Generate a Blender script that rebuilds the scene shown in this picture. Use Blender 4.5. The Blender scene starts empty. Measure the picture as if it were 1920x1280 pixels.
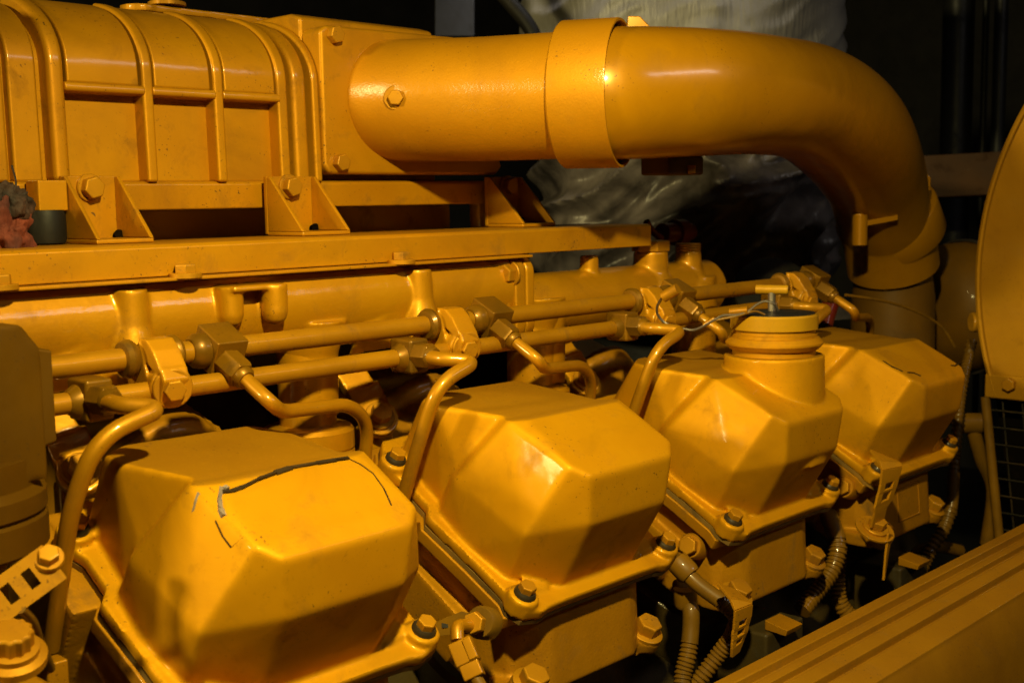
import bpy, bmesh, math, random
from mathutils import Vector, Matrix, noise as mnoise
random.seed(7)
S = bpy.context.scene
COL = S.collection
V = Vector
PI = math.pi

# ------------------------------------------------------------------ camera
CAM = V((-0.55577, -0.51961, 0.24408))
YAW, PITCH, ROLL, FPX = 0.8069972, 0.1151078, 0.0163324, 2300.0
_f = V((math.sin(YAW)*math.cos(PITCH), math.cos(YAW)*math.cos(PITCH), -math.sin(PITCH)))
_r = _f.cross(V((0, 0, 1))).normalized(); _d = _f.cross(_r)
AR = _r*math.cos(ROLL) + _d*math.sin(ROLL)
AD = -_r*math.sin(ROLL) + _d*math.cos(ROLL)
cam = bpy.data.cameras.new('camera'); camo = bpy.data.objects.new('camera', cam); COL.objects.link(camo)
_u, _b = -AD, -_f
camo.matrix_world = Matrix(((AR.x, _u.x, _b.x, CAM.x), (AR.y, _u.y, _b.y, CAM.y), (AR.z, _u.z, _b.z, CAM.z), (0, 0, 0, 1)))
cam.sensor_width = 36; cam.lens = FPX/1920*36; cam.clip_start = .02; cam.clip_end = 50
cam.dof.use_dof = True; cam.dof.focus_distance = .86; cam.dof.aperture_fstop = 14.0
S.camera = camo
# ------------------------------------------------------------------ light: a hand lamp near the photographer and a dim ceiling tube
W = bpy.data.worlds.new('World'); S.world = W; W.use_nodes = True
W.node_tree.nodes['Background'].inputs[0].default_value = (1, .8, .55, 1)
W.node_tree.nodes['Background'].inputs[1].default_value = .003
def area(name, loc, target, sx, sy, power, col, spread=PI):
    l = bpy.data.lights.new(name, 'AREA'); l.shape = 'RECTANGLE'; l.size = sx; l.size_y = sy; l.energy = power; l.color = col
    l.spread = spread
    o = bpy.data.objects.new(name, l); COL.objects.link(o); o.location = loc
    o.rotation_euler = (V(target)-V(loc)).to_track_quat('-Z', 'Y').to_euler()
    return o
hl = bpy.data.lights.new('hand_lamp', 'SPOT'); hl.energy = 46; hl.color = (1, .82, .30); hl.shadow_soft_size = .016; hl.spot_size = math.radians(108); hl.spot_blend = 1
hlo = bpy.data.objects.new('hand_lamp', hl); COL.objects.link(hlo); hlo.location = (-.29, -.36, .60)
hlo.rotation_euler = (V((.12, .03, -.02))-hlo.location).to_track_quat('-Z', 'Y').to_euler()
area('ceiling_tube', (.72, -1.25, 1.00), (.35, .12, .35), .70, .10, 2.6, (1, .93, .84))
area('ceiling_lamp', (-1.95, .42, .86), (.1, .03, .08), .24, .14, 31, (1, .83, .34))
area('foil_fill', (.72, .42, 1.05), (.95, .80, .45), .30, .10, 1.6, (1, .94, .86), 1.3)  # added unseen lamp, narrowed to brighten the foil lagging
S.view_settings.view_transform = 'Standard'; S.view_settings.look = 'None'
S.view_settings.exposure = 0; S.view_settings.gamma = 1; S.view_settings.use_curve_mapping = False
S.cycles.use_denoising = True
S.cycles.max_bounces = 8; S.cycles.diffuse_bounces = 1

# ------------------------------------------------------------------ helpers
def at(px, py, Y=None, X=None, d=None):
    """a point of the photograph put at its own depth: on the plane Y (or X), or d metres in front of the lens"""
    r = AR*((px-960)/FPX) + AD*((py-640)/FPX) + _f
    if Y is not None: t = (Y-CAM.y)/r.y
    elif X is not None: t = (X-CAM.x)/r.x
    else: t = d
    return CAM + r*t
P = .24
C30, S30 = math.cos(PI/6), .5
def cl(u, v, w, x0=0):          # rocker-cover frame (bank leans 30 degrees) to world
    return V((x0+u, v*C30-w*S30, v*S30+w*C30))
NRM = V((0, -S30, C30))

def mat_nodes(name):
    m = bpy.data.materials.new(name); m.use_nodes = True
    nt = m.node_tree; b = nt.nodes['Principled BSDF']
    return m, nt, b
def ramp(nt, a, b_, ca=(0, 0, 0, 1), cb=(1, 1, 1, 1)):
    r = nt.nodes.new('ShaderNodeValToRGB'); r.color_ramp.elements[0].position = a; r.color_ramp.elements[1].position = b_
    r.color_ramp.elements[0].color = ca; r.color_ramp.elements[1].color = cb; return r
def paint(name, base=(.52, .24, .001), alt=(.44, .19, .001), dirt=(.10, .052, .012), dirt_amt=.5, speck=.5, rough=.34, coat=.25,
          bump=.10, bscale=120, cast=.0, dust_shade=.0, metallic=0.0, coat_rough=.11, chips=.8, spec=.22):
    m, nt, b = mat_nodes(name)
    N, Lk = nt.nodes.new, nt.links.new
    tc = N('ShaderNodeTexCoord'); oi = N('ShaderNodeObjectInfo')
    mul = N('ShaderNodeMath'); mul.operation = 'MULTIPLY'; mul.inputs[1].default_value = 9.0; Lk(oi.outputs['Random'], mul.inputs[0])
    add = N('ShaderNodeVectorMath'); add.operation = 'ADD'; Lk(tc.outputs['Object'], add.inputs[0]); Lk(mul.outputs[0], add.inputs[1])
    def noi(scale, detail=4, rg=.55, dist=0):
        n = N('ShaderNodeTexNoise'); n.inputs['Scale'].default_value = scale; n.inputs['Detail'].default_value = detail
        n.inputs['Roughness'].default_value = rg; n.inputs['Distortion'].default_value = dist; Lk(add.outputs[0], n.inputs['Vector']); return n
    def mix(fac, c1, c2):
        x = N('ShaderNodeMix'); x.data_type = 'RGBA'
        if isinstance(fac, float): x.inputs[0].default_value = fac
        else: Lk(fac, x.inputs[0])
        for s, c in ((6, c1), (7, c2)):
            if isinstance(c, tuple): x.inputs[s].default_value = (*c, 1)
            else: Lk(c, x.inputs[s])
        return x.outputs[2]
    def scaled(o, k):
        q = N('ShaderNodeMath'); q.operation = 'MULTIPLY'; Lk(o, q.inputs[0]); q.inputs[1].default_value = k; return q.outputs[0]
    n1 = noi(14, 5); r1 = ramp(nt, .35, .70); Lk(n1.outputs[0], r1.inputs[0])
    col = mix(r1.outputs[0], base, alt)
    n2 = noi(38, 8, .62, .4); r2 = ramp(nt, .56, .80); Lk(n2.outputs[0], r2.inputs[0])
    g = scaled(r2.outputs[0], dirt_amt); col = mix(g, col, dirt)
    if dust_shade > 0:
        ge = N('ShaderNodeNewGeometry'); sx = N('ShaderNodeSeparateXYZ'); Lk(ge.outputs['Normal'], sx.inputs[0])
        r4 = ramp(nt, .895, .968); Lk(sx.outputs[2], r4.inputs[0])
        n4 = noi(420, 5); r5 = ramp(nt, .0, .42); Lk(n4.outputs[0], r5.inputs[0])
        q = N('ShaderNodeMath'); q.operation = 'MULTIPLY'; Lk(r4.outputs[0], q.inputs[0]); Lk(r5.outputs[0], q.inputs[1])
        dq = scaled(q.outputs[0], dust_shade); col = mix(dq, col, (.21, .098, .005))  # dust brown on upward faces; on covers it includes the aftercooler's shade
    n3 = noi(480, 2, .5); n3b = noi(17, 4)
    r3 = ramp(nt, .672, .70); Lk(n3.outputs[0], r3.inputs[0])
    r3b = ramp(nt, .50, .66); Lk(n3b.outputs[0], r3b.inputs[0])
    q3 = N('ShaderNodeMath'); q3.operation = 'MULTIPLY'; Lk(r3.outputs[0], q3.inputs[0]); Lk(r3b.outputs[0], q3.inputs[1])
    sp = scaled(q3.outputs[0], speck); col = mix(sp, col, (.045, .025, .012))
    n9 = noi(11, 6, .65, .6); r9 = ramp(nt, .50, .78); Lk(n9.outputs[0], r9.inputs[0]); col = mix(scaled(r9.outputs[0], min(.6, .18+dirt_amt*.8)), col, (.25, .105, .004) if base[0] > .2 and base[1] > .08 else dirt)
    n5 = noi(75, 3, .6, .8); r6 = ramp(nt, .765, .775); Lk(n5.outputs[0], r6.inputs[0]); col = mix(scaled(r6.outputs[0], chips if speck > 0 else 0.0), col, (.07, .04, .02))
    n6 = noi(150, 9, .75, 1.2); r7 = ramp(nt, .60, .72); Lk(n6.outputs[0], r7.inputs[0])
    n7 = noi(9, 2); r8 = ramp(nt, .45, .62); Lk(n7.outputs[0], r8.inputs[0])
    q7 = N('ShaderNodeMath'); q7.operation = 'MULTIPLY'; Lk(r7.outputs[0], q7.inputs[0]); Lk(r8.outputs[0], q7.inputs[1]); col = mix(scaled(q7.outputs[0], min(.85, dirt_amt*2.2)), col, dirt)
    Lk(col, b.inputs['Base Color'])
    b.inputs['Metallic'].default_value = metallic
    rr = N('ShaderNodeMath'); rr.operation = 'MULTIPLY_ADD'; Lk(n2.outputs[0], rr.inputs[0]); rr.inputs[1].default_value = .14; rr.inputs[2].default_value = rough+.02+(.12 if metallic == GL else 0)
    radd = N('ShaderNodeMath'); radd.operation = 'ADD'; Lk(rr.outputs[0], radd.inputs[0]); Lk(scaled(g, .5), radd.inputs[1])
    Lk(radd.outputs[0], b.inputs['Roughness'])
    b.inputs['Coat Weight'].default_value = min(1, coat*1.3); b.inputs['Coat Roughness'].default_value = coat_rough; b.inputs['Specular IOR Level'].default_value = spec
    nb = noi(bscale, 3, .5); bp = N('ShaderNodeBump'); bp.inputs['Strength'].default_value = bump; bp.inputs['Distance'].default_value = .0015
    Lk(nb.outputs[0], bp.inputs['Height']); last = bp
    nw = noi(26, 2, .5); bw = N('ShaderNodeBump'); bw.inputs['Strength'].default_value = .22; bw.inputs['Distance'].default_value = .003
    Lk(nw.outputs[0], bw.inputs['Height']); Lk(bw.outputs[0], bp.inputs['Normal'])
    if cast > 0:
        nc = noi(520, 4, .6); bc = N('ShaderNodeBump'); bc.inputs['Strength'].default_value = cast; bc.inputs['Distance'].default_value = .0008
        Lk(nc.outputs[0], bc.inputs['Height']); Lk(bp.outputs[0], bc.inputs['Normal']); last = bc
    Lk(last.outputs[0], b.inputs['Normal'])
    if coat > 0: Lk(last.outputs[0], b.inputs['Coat Normal'])
    return m
M = {}
GL = .45      # share of the enamel's sheen: a broad, coloured gloss that falls off faster than chalky paint
M['cover'] = paint('cover_paint', base=(0.54, 0.25, 0.001), alt=(0.5, 0.219, 0.001), dirt_amt=.40, speck=.9, rough=.40, bump=.05, bscale=60, dust_shade=.62, coat=.05, coat_rough=.10, spec=.14, metallic=GL)
M['cast'] = paint('cast_paint', base=(0.52, 0.235, 0.001), alt=(0.46, 0.196, 0.001), dirt_amt=.45, speck=.9, rough=.28, bump=.16, bscale=110, cast=.12, dust_shade=.3, coat=.5, metallic=GL)
M['plate'] = paint('plate_paint', base=(0.5, 0.223, 0.001), alt=(0.45, 0.19, 0.001), dirt_amt=.60, speck=1, rough=.36, bump=.06, bscale=90, dust_shade=.3, coat=.22, coat_rough=.13, metallic=GL)
M['pipe'] = paint('pipe_paint', base=(.41, .178, .001), alt=(.36, .152, .001), dirt_amt=.24, speck=.8, rough=.25, bump=.03, bscale=30, coat=.40, coat_rough=.15, metallic=.2)
M['spout'] = paint('spout_paint', base=(.48, .208, .001), alt=(.44, .186, .001), dirt_amt=.2, speck=.8, rough=.40, bump=.07, bscale=200, cast=.22, coat=.35, coat_rough=.18, metallic=GL)
M['tube'] = paint('tube_paint', base=(0.4, 0.18, 0.001), alt=(0.3, 0.13, 0.001), dirt=(.09, .05, .018), dirt_amt=.75, speck=.5, rough=.36, bump=.06, coat=.12, metallic=GL)
M['line'] = paint('line_paint', base=(0.4, 0.178, 0.001), alt=(0.32, 0.137, 0.001), dirt_amt=.5, speck=.6, rough=.30, bump=.06, coat=.4, metallic=GL)
M['fit'] = paint('fitting_paint', base=(0.22, 0.1, 0.002), alt=(0.11, 0.052, 0.003), dirt=(.035, .018, .004), dirt_amt=.8, speck=.6, rough=.32, bump=.12, coat=.12, metallic=.4)
M['bolt'] = paint('bolt_paint', base=(0.46, 0.21, 0.003), alt=(0.36, 0.156, 0.004), dirt=(.06, .04, .02), dirt_amt=.75, speck=1, rough=.36, bump=.1, coat=.12, metallic=GL)
M['collar'] = paint('bolt_collar', base=(0.02, 0.014, 0.008), alt=(0.05, 0.03, 0.01), dirt=(.02, .018, .015), dirt_amt=.8, speck=.5, rough=.4, bump=.2, coat=.12)
M['head'] = paint('head_paint', base=(0.43, 0.19, 0.001), alt=(0.35, 0.148, 0.002), dirt=(.09, .06, .02), dirt_amt=.85, speck=1, rough=.38, bump=.16, cast=.25, metallic=GL)
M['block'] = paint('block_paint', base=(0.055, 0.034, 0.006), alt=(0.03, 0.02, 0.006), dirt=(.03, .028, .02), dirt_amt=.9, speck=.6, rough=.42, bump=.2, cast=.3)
M['beam'] = paint('beam_paint', base=(0.32, 0.145, 0.002), alt=(0.26, 0.112, 0.002), dirt_amt=.5, speck=.9, rough=.42, bump=.07, dust_shade=.3, metallic=GL)
M['housing'] = paint('shaded_housing_paint', base=(0.11, 0.049, 0.001), alt=(0.075, 0.032, 0.001), dirt_amt=.4, speck=.6, rough=.45, coat=0, spec=.1, metallic=.3)  # darker than the engine yellow: shade over the housing put into the colour
M['turbo_shaded'] = paint('shaded_turbo_paint', base=(.17, .075, .002), alt=(.11, .05, .002), dirt_amt=.6, speck=.6, rough=.45, coat=.1)  # the turbo's shade is put into this darker base colour
M['gasket'] = paint('gasket', base=(.12, .075, .02), alt=(.25, .13, .02), dirt=(.03, .02, .01), dirt_amt=.9, rough=.6, coat=0)
M['shroud'] = paint('shroud_paint', base=(0.38, 0.18, 0.003), alt=(0.34, 0.155, 0.003), dirt_amt=.25, speck=.5, rough=.45, bump=.04, metallic=GL)
M['conduit'] = paint('conduit_paint', base=(0.2, 0.092, 0.002), alt=(0.1, 0.05, 0.004), dirt=(.03, .016, .005), dirt_amt=.8, speck=.8, rough=.38)
M['brass'] = paint('brass_ring', base=(0.42, 0.215, 0.006), alt=(0.34, 0.17, 0.006), dirt=(.12, .08, .03), dirt_amt=.5, speck=.3, rough=.30, metallic=.12, coat=.3)
M['steel'] = paint('worn_steel', base=(.32, .28, .25), alt=(.20, .17, .15), dirt=(.05, .04, .03), dirt_amt=.7, speck=.4, rough=.30, metallic=.9, coat=0)
M['darksteel'] = paint('dark_steel', base=(0.022, 0.022, 0.024), alt=(0.015, 0.015, 0.017), dirt=(.015, .013, .012), dirt_amt=.6, rough=.35, metallic=.3, coat=0)
M['black'] = paint('black_rubber', base=(0.007, 0.0065, 0.006), alt=(0.01, 0.009, 0.008), dirt=(.05, .04, .03), dirt_amt=.4, speck=0, rough=.45, coat=0)
M['void'] = paint('engine_room_paint', base=(.020, .018, .017), alt=(.012, .011, .011), dirt=(.01, .008, .007), rough=.6, coat=0, speck=0)
M['rust'] = paint('rusty_brown', base=(0.07, 0.028, 0.006), alt=(0.045, 0.018, 0.005), dirt=(.03, .018, .01), dirt_amt=.8, rough=.5, coat=0)
M['red'] = paint('red_paint', base=(0.15, 0.012, 0.004), alt=(0.1, 0.008, 0.004), dirt_amt=.4, rough=.42)
M['hole_shade'] = paint('opening_shade', base=(.004, .003, .002), alt=(.003, .002, .002), dirt_amt=0, speck=0, rough=1, coat=0)  # flat black: the shade inside openings put into the colour
M['hole_shade'].node_tree.nodes['Principled BSDF'].inputs['Specular IOR Level'].default_value = 0
M['film'] = paint('peeled_film', base=(.16, .12, .10), alt=(.36, .30, .26), dirt=(.04, .03, .02), dirt_amt=.8, rough=.35, coat=0)
M['crack'] = paint('film_edge', base=(.014, .008, .003), alt=(.03, .016, .004), dirt_amt=.5, rough=.6, coat=0)
M['guard'] = paint('guard_wire', base=(0.018, 0.015, 0.01), alt=(0.012, 0.01, 0.008), dirt_amt=.5, rough=.4, coat=0, metallic=.4)
def fabric(name, c1, c2, scale, metallic, rough, weave):
    m, nt, b = mat_nodes(name); N, Lk = nt.nodes.new, nt.links.new
    tc = N('ShaderNodeTexCoord'); n = N('ShaderNodeTexNoise'); n.inputs['Scale'].default_value = scale; n.inputs['Detail'].default_value = 7
    Lk(tc.outputs['Object'], n.inputs['Vector']); r = ramp(nt, .35, .68, (*c1, 1), (*c2, 1)); Lk(n.outputs[0], r.inputs[0]); Lk(r.outputs[0], b.inputs['Base Color'])
    b.inputs['Metallic'].default_value = metallic; b.inputs['Roughness'].default_value = rough
    w = N('ShaderNodeTexNoise'); w.inputs['Scale'].default_value = weave; w.inputs['Detail'].default_value = 3
    mp = N('ShaderNodeMapping'); mp.inputs['Scale'].default_value = (1, 1, .12); Lk(tc.outputs['Object'], mp.inputs[0]); Lk(mp.outputs[0], w.inputs['Vector'])
    bp = N('ShaderNodeBump'); bp.inputs['Strength'].default_value = .5; bp.inputs['Distance'].default_value = .003; Lk(w.outputs[0], bp.inputs['Height']); Lk(bp.outputs[0], b.inputs['Normal'])
    return m
M['foil'] = fabric('lagging_foil', (.15, .138, .13), (.34, .32, .30), 9, .1, .42, 160)
M['cloth'] = fabric('lagging_cloth', (.045, .037, .036), (.16, .135, .13), 22, .1, .38, 120)
M['rag'] = fabric('red_rag_cloth', (.04, .005, .003), (.17, .028, .009), 45, 0, .85, 500)
M['ragdark'] = fabric('dark_rag_cloth', (.008, .005, .004), (.055, .022, .013), 70, 0, .8, 300)

class MB:
    def __init__(s): s.bm = bmesh.new()
    def hull(s, pts):
        vs = [s.bm.verts.new(p) for p in pts]
        r = bmesh.ops.convex_hull(s.bm, input=vs)
        dead = [v for v in vs if v.is_valid and not v.link_faces]
        bmesh.ops.delete(s.bm, geom=dead, context='VERTS')
        return s
    def box(s, c, size, ax=None):
        c = V(c); a = ax or (V((1, 0, 0)), V((0, 1, 0)), V((0, 0, 1)))
        return s.prism([c + a[0]*size[0]/2*i + a[1]*size[1]/2*j - a[2]*size[2]/2 for i, j in ((-1, -1), (1, -1), (1, 1), (-1, 1))], a[2]*size[2])
    def prism(s, ring, ext):
        ext = V(ext); a = [s.bm.verts.new(p) for p in ring]; b = [s.bm.verts.new(V(p)+ext) for p in ring]; n = len(a)
        s.bm.faces.new(a); s.bm.faces.new(b[::-1])
        for i in range(n): s.bm.faces.new((a[i], b[i], b[(i+1) % n], a[(i+1) % n]))
        return s
    def rings(s, rs, cap=True, closed=False):
        vs = [[s.bm.verts.new(p) for p in r] for r in rs]; n = len(vs[0]); m = len(vs)
        for k in range(m if closed else m-1):
            A, B = vs[k], vs[(k+1) % m]
            for i in range(n): s.bm.faces.new((A[i], A[(i+1) % n], B[(i+1) % n], B[i]))
        if cap and not closed: s.bm.faces.new(vs[0][::-1]); s.bm.faces.new(vs[-1])
        return s
    def lathe(s, o, axis, prof, n=32, ref=None, cap=True):
        o = V(o); z = V(axis).normalized(); x = z.orthogonal().normalized() if ref is None else (V(ref)-z*V(ref).dot(z)).normalized(); y = z.cross(x)
        return s.rings([[o + z*h + (x*math.cos(2*PI*i/n) + y*math.sin(2*PI*i/n))*r for i in range(n)] for r, h in prof], cap)
    def cyl(s, a, b, r, r2=None, n=28):
        a, b = V(a), V(b); return s.lathe(a, b-a, [(r, 0), (r if r2 is None else r2, (b-a).length)], n)
    def tube(s, path, r, n=14, cap=True):
        path = [V(p) for p in path]; rs = []; ref = None
        for i, p in enumerate(path):
            t = ((path[min(i+1, len(path)-1)]-p).normalized() + (p-path[max(i-1, 0)]).normalized()).normalized()
            if ref is None: ref = t.orthogonal().normalized()
            ref = (ref - t*ref.dot(t)).normalized(); y = t.cross(ref)
            rad = r(i) if callable(r) else r
            rs.append([p + (ref*math.cos(2*PI*k/n) + y*math.sin(2*PI*k/n))*rad for k in range(n)])
        return s.rings(rs, cap)
    def hexa(s, o, axis, r, h, rot=0, cham=.12):
        z = V(axis).normalized(); x = z.orthogonal().normalized(); x = Matrix.Rotation(rot, 3, z) @ x
        s.lathe(o, z, [(r, 0), (r, h*(1-cham)), (r*.9, h)], 6, ref=x); return s
    def ball(s, c, r, seg=12):
        m = Matrix.Translation(c); bmesh.ops.create_uvsphere(s.bm, u_segments=seg, v_segments=seg//2+2, radius=r, matrix=m); return s
def fil(pts, rad, seg=7):
    pts = [V(p) for p in pts]; out = [pts[0]]
    for i in range(1, len(pts)-1):
        a, b, c = pts[i-1], pts[i], pts[i+1]; u = (a-b); w = (c-b)
        R = rad[i-1] if isinstance(rad, (list, tuple)) else rad
        k = min(R, u.length*.48, w.length*.48); p, q = b+u.normalized()*k, b+w.normalized()*k
        for j in range(seg+1):
            t = j/seg; out.append(p*(1-t)**2 + b*2*t*(1-t) + q*t*t)
    out.append(pts[-1]); return out
def spline(pts, seg=10):
    pts = [V(p) for p in pts]; out = []
    for i in range(len(pts)-1):
        p0, p1, p2, p3 = pts[max(i-1, 0)], pts[i], pts[i+1], pts[min(i+2, len(pts)-1)]
        for j in range(seg):
            t = j/seg; out.append(.5*((2*p1) + (p2-p0)*t + (2*p0-5*p1+4*p2-p3)*t*t + (3*p1-p0-3*p2+p3)*t**3))
    out.append(pts[-1]); return out
def to_mesh(name, mb, org):
    bm = mb.bm; bmesh.ops.recalc_face_normals(bm, faces=bm.faces); bmesh.ops.translate(bm, verts=bm.verts, vec=-V(org))
    me = bpy.data.meshes.new(name); bm.to_mesh(me); bm.free(); return me
def link(name, me, mat, parent, loc, bevel=0, sharp=38, seg=2):
    o = bpy.data.objects.new(name, me); COL.objects.link(o)
    if not me.materials: me.materials.append(M[mat] if isinstance(mat, str) else mat)
    me.polygons.foreach_set('use_smooth', [True]*len(me.polygons))
    if bevel:
        b = o.modifiers.new('bevel', 'BEVEL'); b.width = bevel; b.segments = seg; b.limit_method = 'ANGLE'; b.angle_limit = math.radians(32)
        w = o.modifiers.new('wn', 'WEIGHTED_NORMAL'); w.keep_sharp = False
    else: me.set_sharp_from_angle(angle=math.radians(sharp))
    if parent is not None: o.parent = parent
    else: o.location = loc
    return o
def thing(name, label, cat, loc, group=None):
    o = bpy.data.objects.new(name, None); COL.objects.link(o); o.location = loc; o.empty_display_size = .02
    o['label'] = label; o['category'] = cat
    if group: o['group'] = group
    return o
def root_of(p):
    while p.parent: p = p.parent
    return p
def part(par, name, mb, mat, bevel=0, sharp=38, seg=2):
    return link(name, to_mesh(name, mb, root_of(par).location), mat, par, None, bevel, sharp, seg)
def solo(name, label, cat, mb, mat, bevel=0, group=None, sharp=38, seg=2, kind=None):
    bm = mb.bm; c = V((0, 0, 0))
    for v in bm.verts: c += v.co
    c /= len(bm.verts); o = link(name, to_mesh(name, mb, c), mat, None, c, bevel, sharp, seg)
    if kind: o['kind'] = kind
    if label: o['label'] = label
    if cat: o['category'] = cat
    if group: o['group'] = group
    return o
def soft(mb, voxel, it=6, fac=.5):
    """weld overlapping closed shapes into one soft-edged casting"""
    bm = mb.bm; bmesh.ops.recalc_face_normals(bm, faces=bm.faces)
    me = bpy.data.meshes.new('casting'); bm.to_mesh(me); bm.free()
    o = bpy.data.objects.new('casting', me); COL.objects.link(o)
    r = o.modifiers.new('r', 'REMESH'); r.mode = 'VOXEL'; r.voxel_size = voxel; r.use_smooth_shade = True
    s = o.modifiers.new('s', 'SMOOTH'); s.iterations = it; s.factor = fac
    dg = bpy.context.evaluated_depsgraph_get(); dg.update()
    me2 = bpy.data.meshes.new_from_object(o.evaluated_get(dg)); bpy.data.objects.remove(o); bpy.data.meshes.remove(me)
    k = MB(); k.bm.from_mesh(me2); bpy.data.meshes.remove(me2); return k
def dup(root, dx, label, group=None, skip=()):
    r = root.copy(); COL.objects.link(r); r.location = root.location + V((dx, 0, 0)); r['label'] = label
    if group: r['group'] = group
    for ch in list(root.children):
        if ch.name.split('.')[0] in skip: continue
        c = ch.copy(); COL.objects.link(c); c.parent = r
        for g in list(ch.children):
            d = g.copy(); COL.objects.link(d); d.parent = c
    return r
def add_bolt(par, o, axis, r=.0085, h=.007, rot=.2, washer=0, mat='bolt', collar=False, name='bolt'):
    a = V(axis).normalized(); o = V(o); b = MB()
    if collar:
        b.hexa(o+a*.0015, a, r, h, rot); bo = part(par, name, b, mat, .0005)
        c = MB(); c.lathe(o, a, [(r*1.28, -.001), (r*1.28, .0012), (r*1.12, .0026), (r*1.03, .0034)], 24); part(bo, 'washer', c, 'collar', 0)
    else:
        b.hexa(o+a*(.002 if washer else 0), a, r, h, rot); bo = part(par, name, b, mat, .0006)
        if washer:
            c = MB(); c.lathe(o, a, [(washer, -.001), (washer, .0016), (washer*.94, .0022)], 28); part(bo, 'washer', c, mat, 0)
    return bo

# ------------------------------------------------------------------ the setting: dark engine room
b = MB(); b.prism([V((-1.2, -1.2, -.62)), V((3.2, -1.2, -.62)), V((3.2, 2.2, -.62)), V((-1.2, 2.2, -.62))], (0, 0, -.02))
solo('floor', None, None, b, 'void', kind='structure')
b = MB(); b.box((1.0, 2.2, .6), (4.6, .04, 2.6)); solo('back_wall', None, None, b, 'void', kind='structure')
b = MB(); b.box((3.2, .5, .6), (.04, 3.4, 2.6)); solo('end_wall', None, None, b, 'void', kind='structure')

# ------------------------------------------------------------------ engine block under everything
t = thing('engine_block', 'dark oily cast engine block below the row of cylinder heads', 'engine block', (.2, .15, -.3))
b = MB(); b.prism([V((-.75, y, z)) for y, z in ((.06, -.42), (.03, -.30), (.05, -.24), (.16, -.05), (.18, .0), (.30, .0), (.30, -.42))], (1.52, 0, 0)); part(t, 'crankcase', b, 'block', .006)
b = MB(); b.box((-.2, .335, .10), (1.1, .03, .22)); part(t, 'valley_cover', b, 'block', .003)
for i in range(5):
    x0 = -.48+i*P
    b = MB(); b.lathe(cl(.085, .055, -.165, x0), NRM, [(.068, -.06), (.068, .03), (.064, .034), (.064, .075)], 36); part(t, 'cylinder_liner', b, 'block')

# ------------------------------------------------------------------ cylinder heads
HG = 'cylinder heads along the bank'
def make_head():
    t = thing('cylinder_head', '', 'cylinder head', (.08, .06, -.06), HG)
    F = -.028
    b = MB()
    # front box: vertical front face with chamfered corners
    top = [cl(u, v, F) for u, v in ((.008, .030), (.022, .010), (.040, .004), (.122, .004), (.140, .012), (.150, .030), (.150, .138), (.008, .138))]
    bot = [V((x, y, -.086)) for x, y in ((.004, .060), (.012, .030), (.036, .0120), (.122, .0120), (.140, .022), (.150, .060))] + [V((.152, .19, -.02)), V((.004, .19, -.02))]
    b.hull(top+bot)
    b.hull([cl(u, v, w) for u in (-.004, .162) for v in (.03, .15) for w in (-.062, -.10)])
    # bolt lugs at the front corners
    for lx, ly, lz in ((.008, .012, -.078), (.148, .026, -.084)):
        b.lathe(V((lx, ly, lz)) - NRM*.002, NRM, [(.0140, 0), (.0140, .010)], 24)
        sx_ = 1 if lx < .08 else -1
        b.hull([V((lx+dx*sx_, ly+dy, lz+dz)) for dx, dy in ((-.008, .002), (-.006, .03), (.03, .02), (.03, .045), (.012, -.006)) for dz in (-.008, .004)])
    # side boss
    b.lathe(V((.166, .068, -.012)), V((1, -.35, .1)), [(.012, -.02), (.012, .002)], 20)
    b.hull([cl(u, v, w) for u in (-.012, .168) for v in (.12, .185) for w in (-.034, -.10)])
    b.hull([cl(u, v, w) for u in (-.016, .004) for v in (.10, .175) for w in (-.030, -.10)])
    part(t, 'casting', soft(b, .0017, 5), 'head')
    b = MB(); b.lathe(V((.128, .20, .03)), V((.0, .9, .5)), [(.030, -.05), (.034, .0), (.036, .03), (.040, .05), (.046, .054), (.046, .066)], 30); b.hull([V((x, y, z)) for x in (.05, .17) for y, z in ((.19, -.02), (.19, .035), (.29, .02), (.29, .10), (.24, .085))])
    part(t, 'intake_port', soft(b, .0025, 6), 'head')
    for lx, ly, lz in ((.008, .012, -.078), (.148, .026, -.084)):
        add_bolt(t, V((lx, ly, lz)) + NRM*.008, NRM, .0098, .009, .3, .0135)
    # upper rim under the cover
    b = MB(); b.prism([cl(u, v, -.0395) for u, v in OUT2], NRM*.0095); part(t, 'rim', b, 'head', .0012)
    b = MB(); b.prism([cl(u, v, -.0296) for u, v in OUT3], NRM*.0034); part(t, 'gasket', b, 'gasket', 0)
    return t
def mir(pts): return pts + [(.16-u, v) for u, v in pts[::-1]]
def shrink(pts, d, cu=.08, cv=.072): return [(u+(-d if u > cu else d), v+(-d if v > cv else d)) for u, v in pts]
OUT = mir([(.034, .175), (.014, .173), (.006, .162), (-.003, .154), (-.003, .138), (.002, .128), (.002, .102), (-.006, .092), (-.003, .049), (-.002, .014), (-.006, .004), (-.002, -.007), (.012, -.0105), (.022, -.0085), (.040, -.0080)])
OUT2 = [(u, max(v, .0010)) for u, v in shrink(OUT, -.0012)]; OUT3 = shrink(OUT, .0004)

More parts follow.
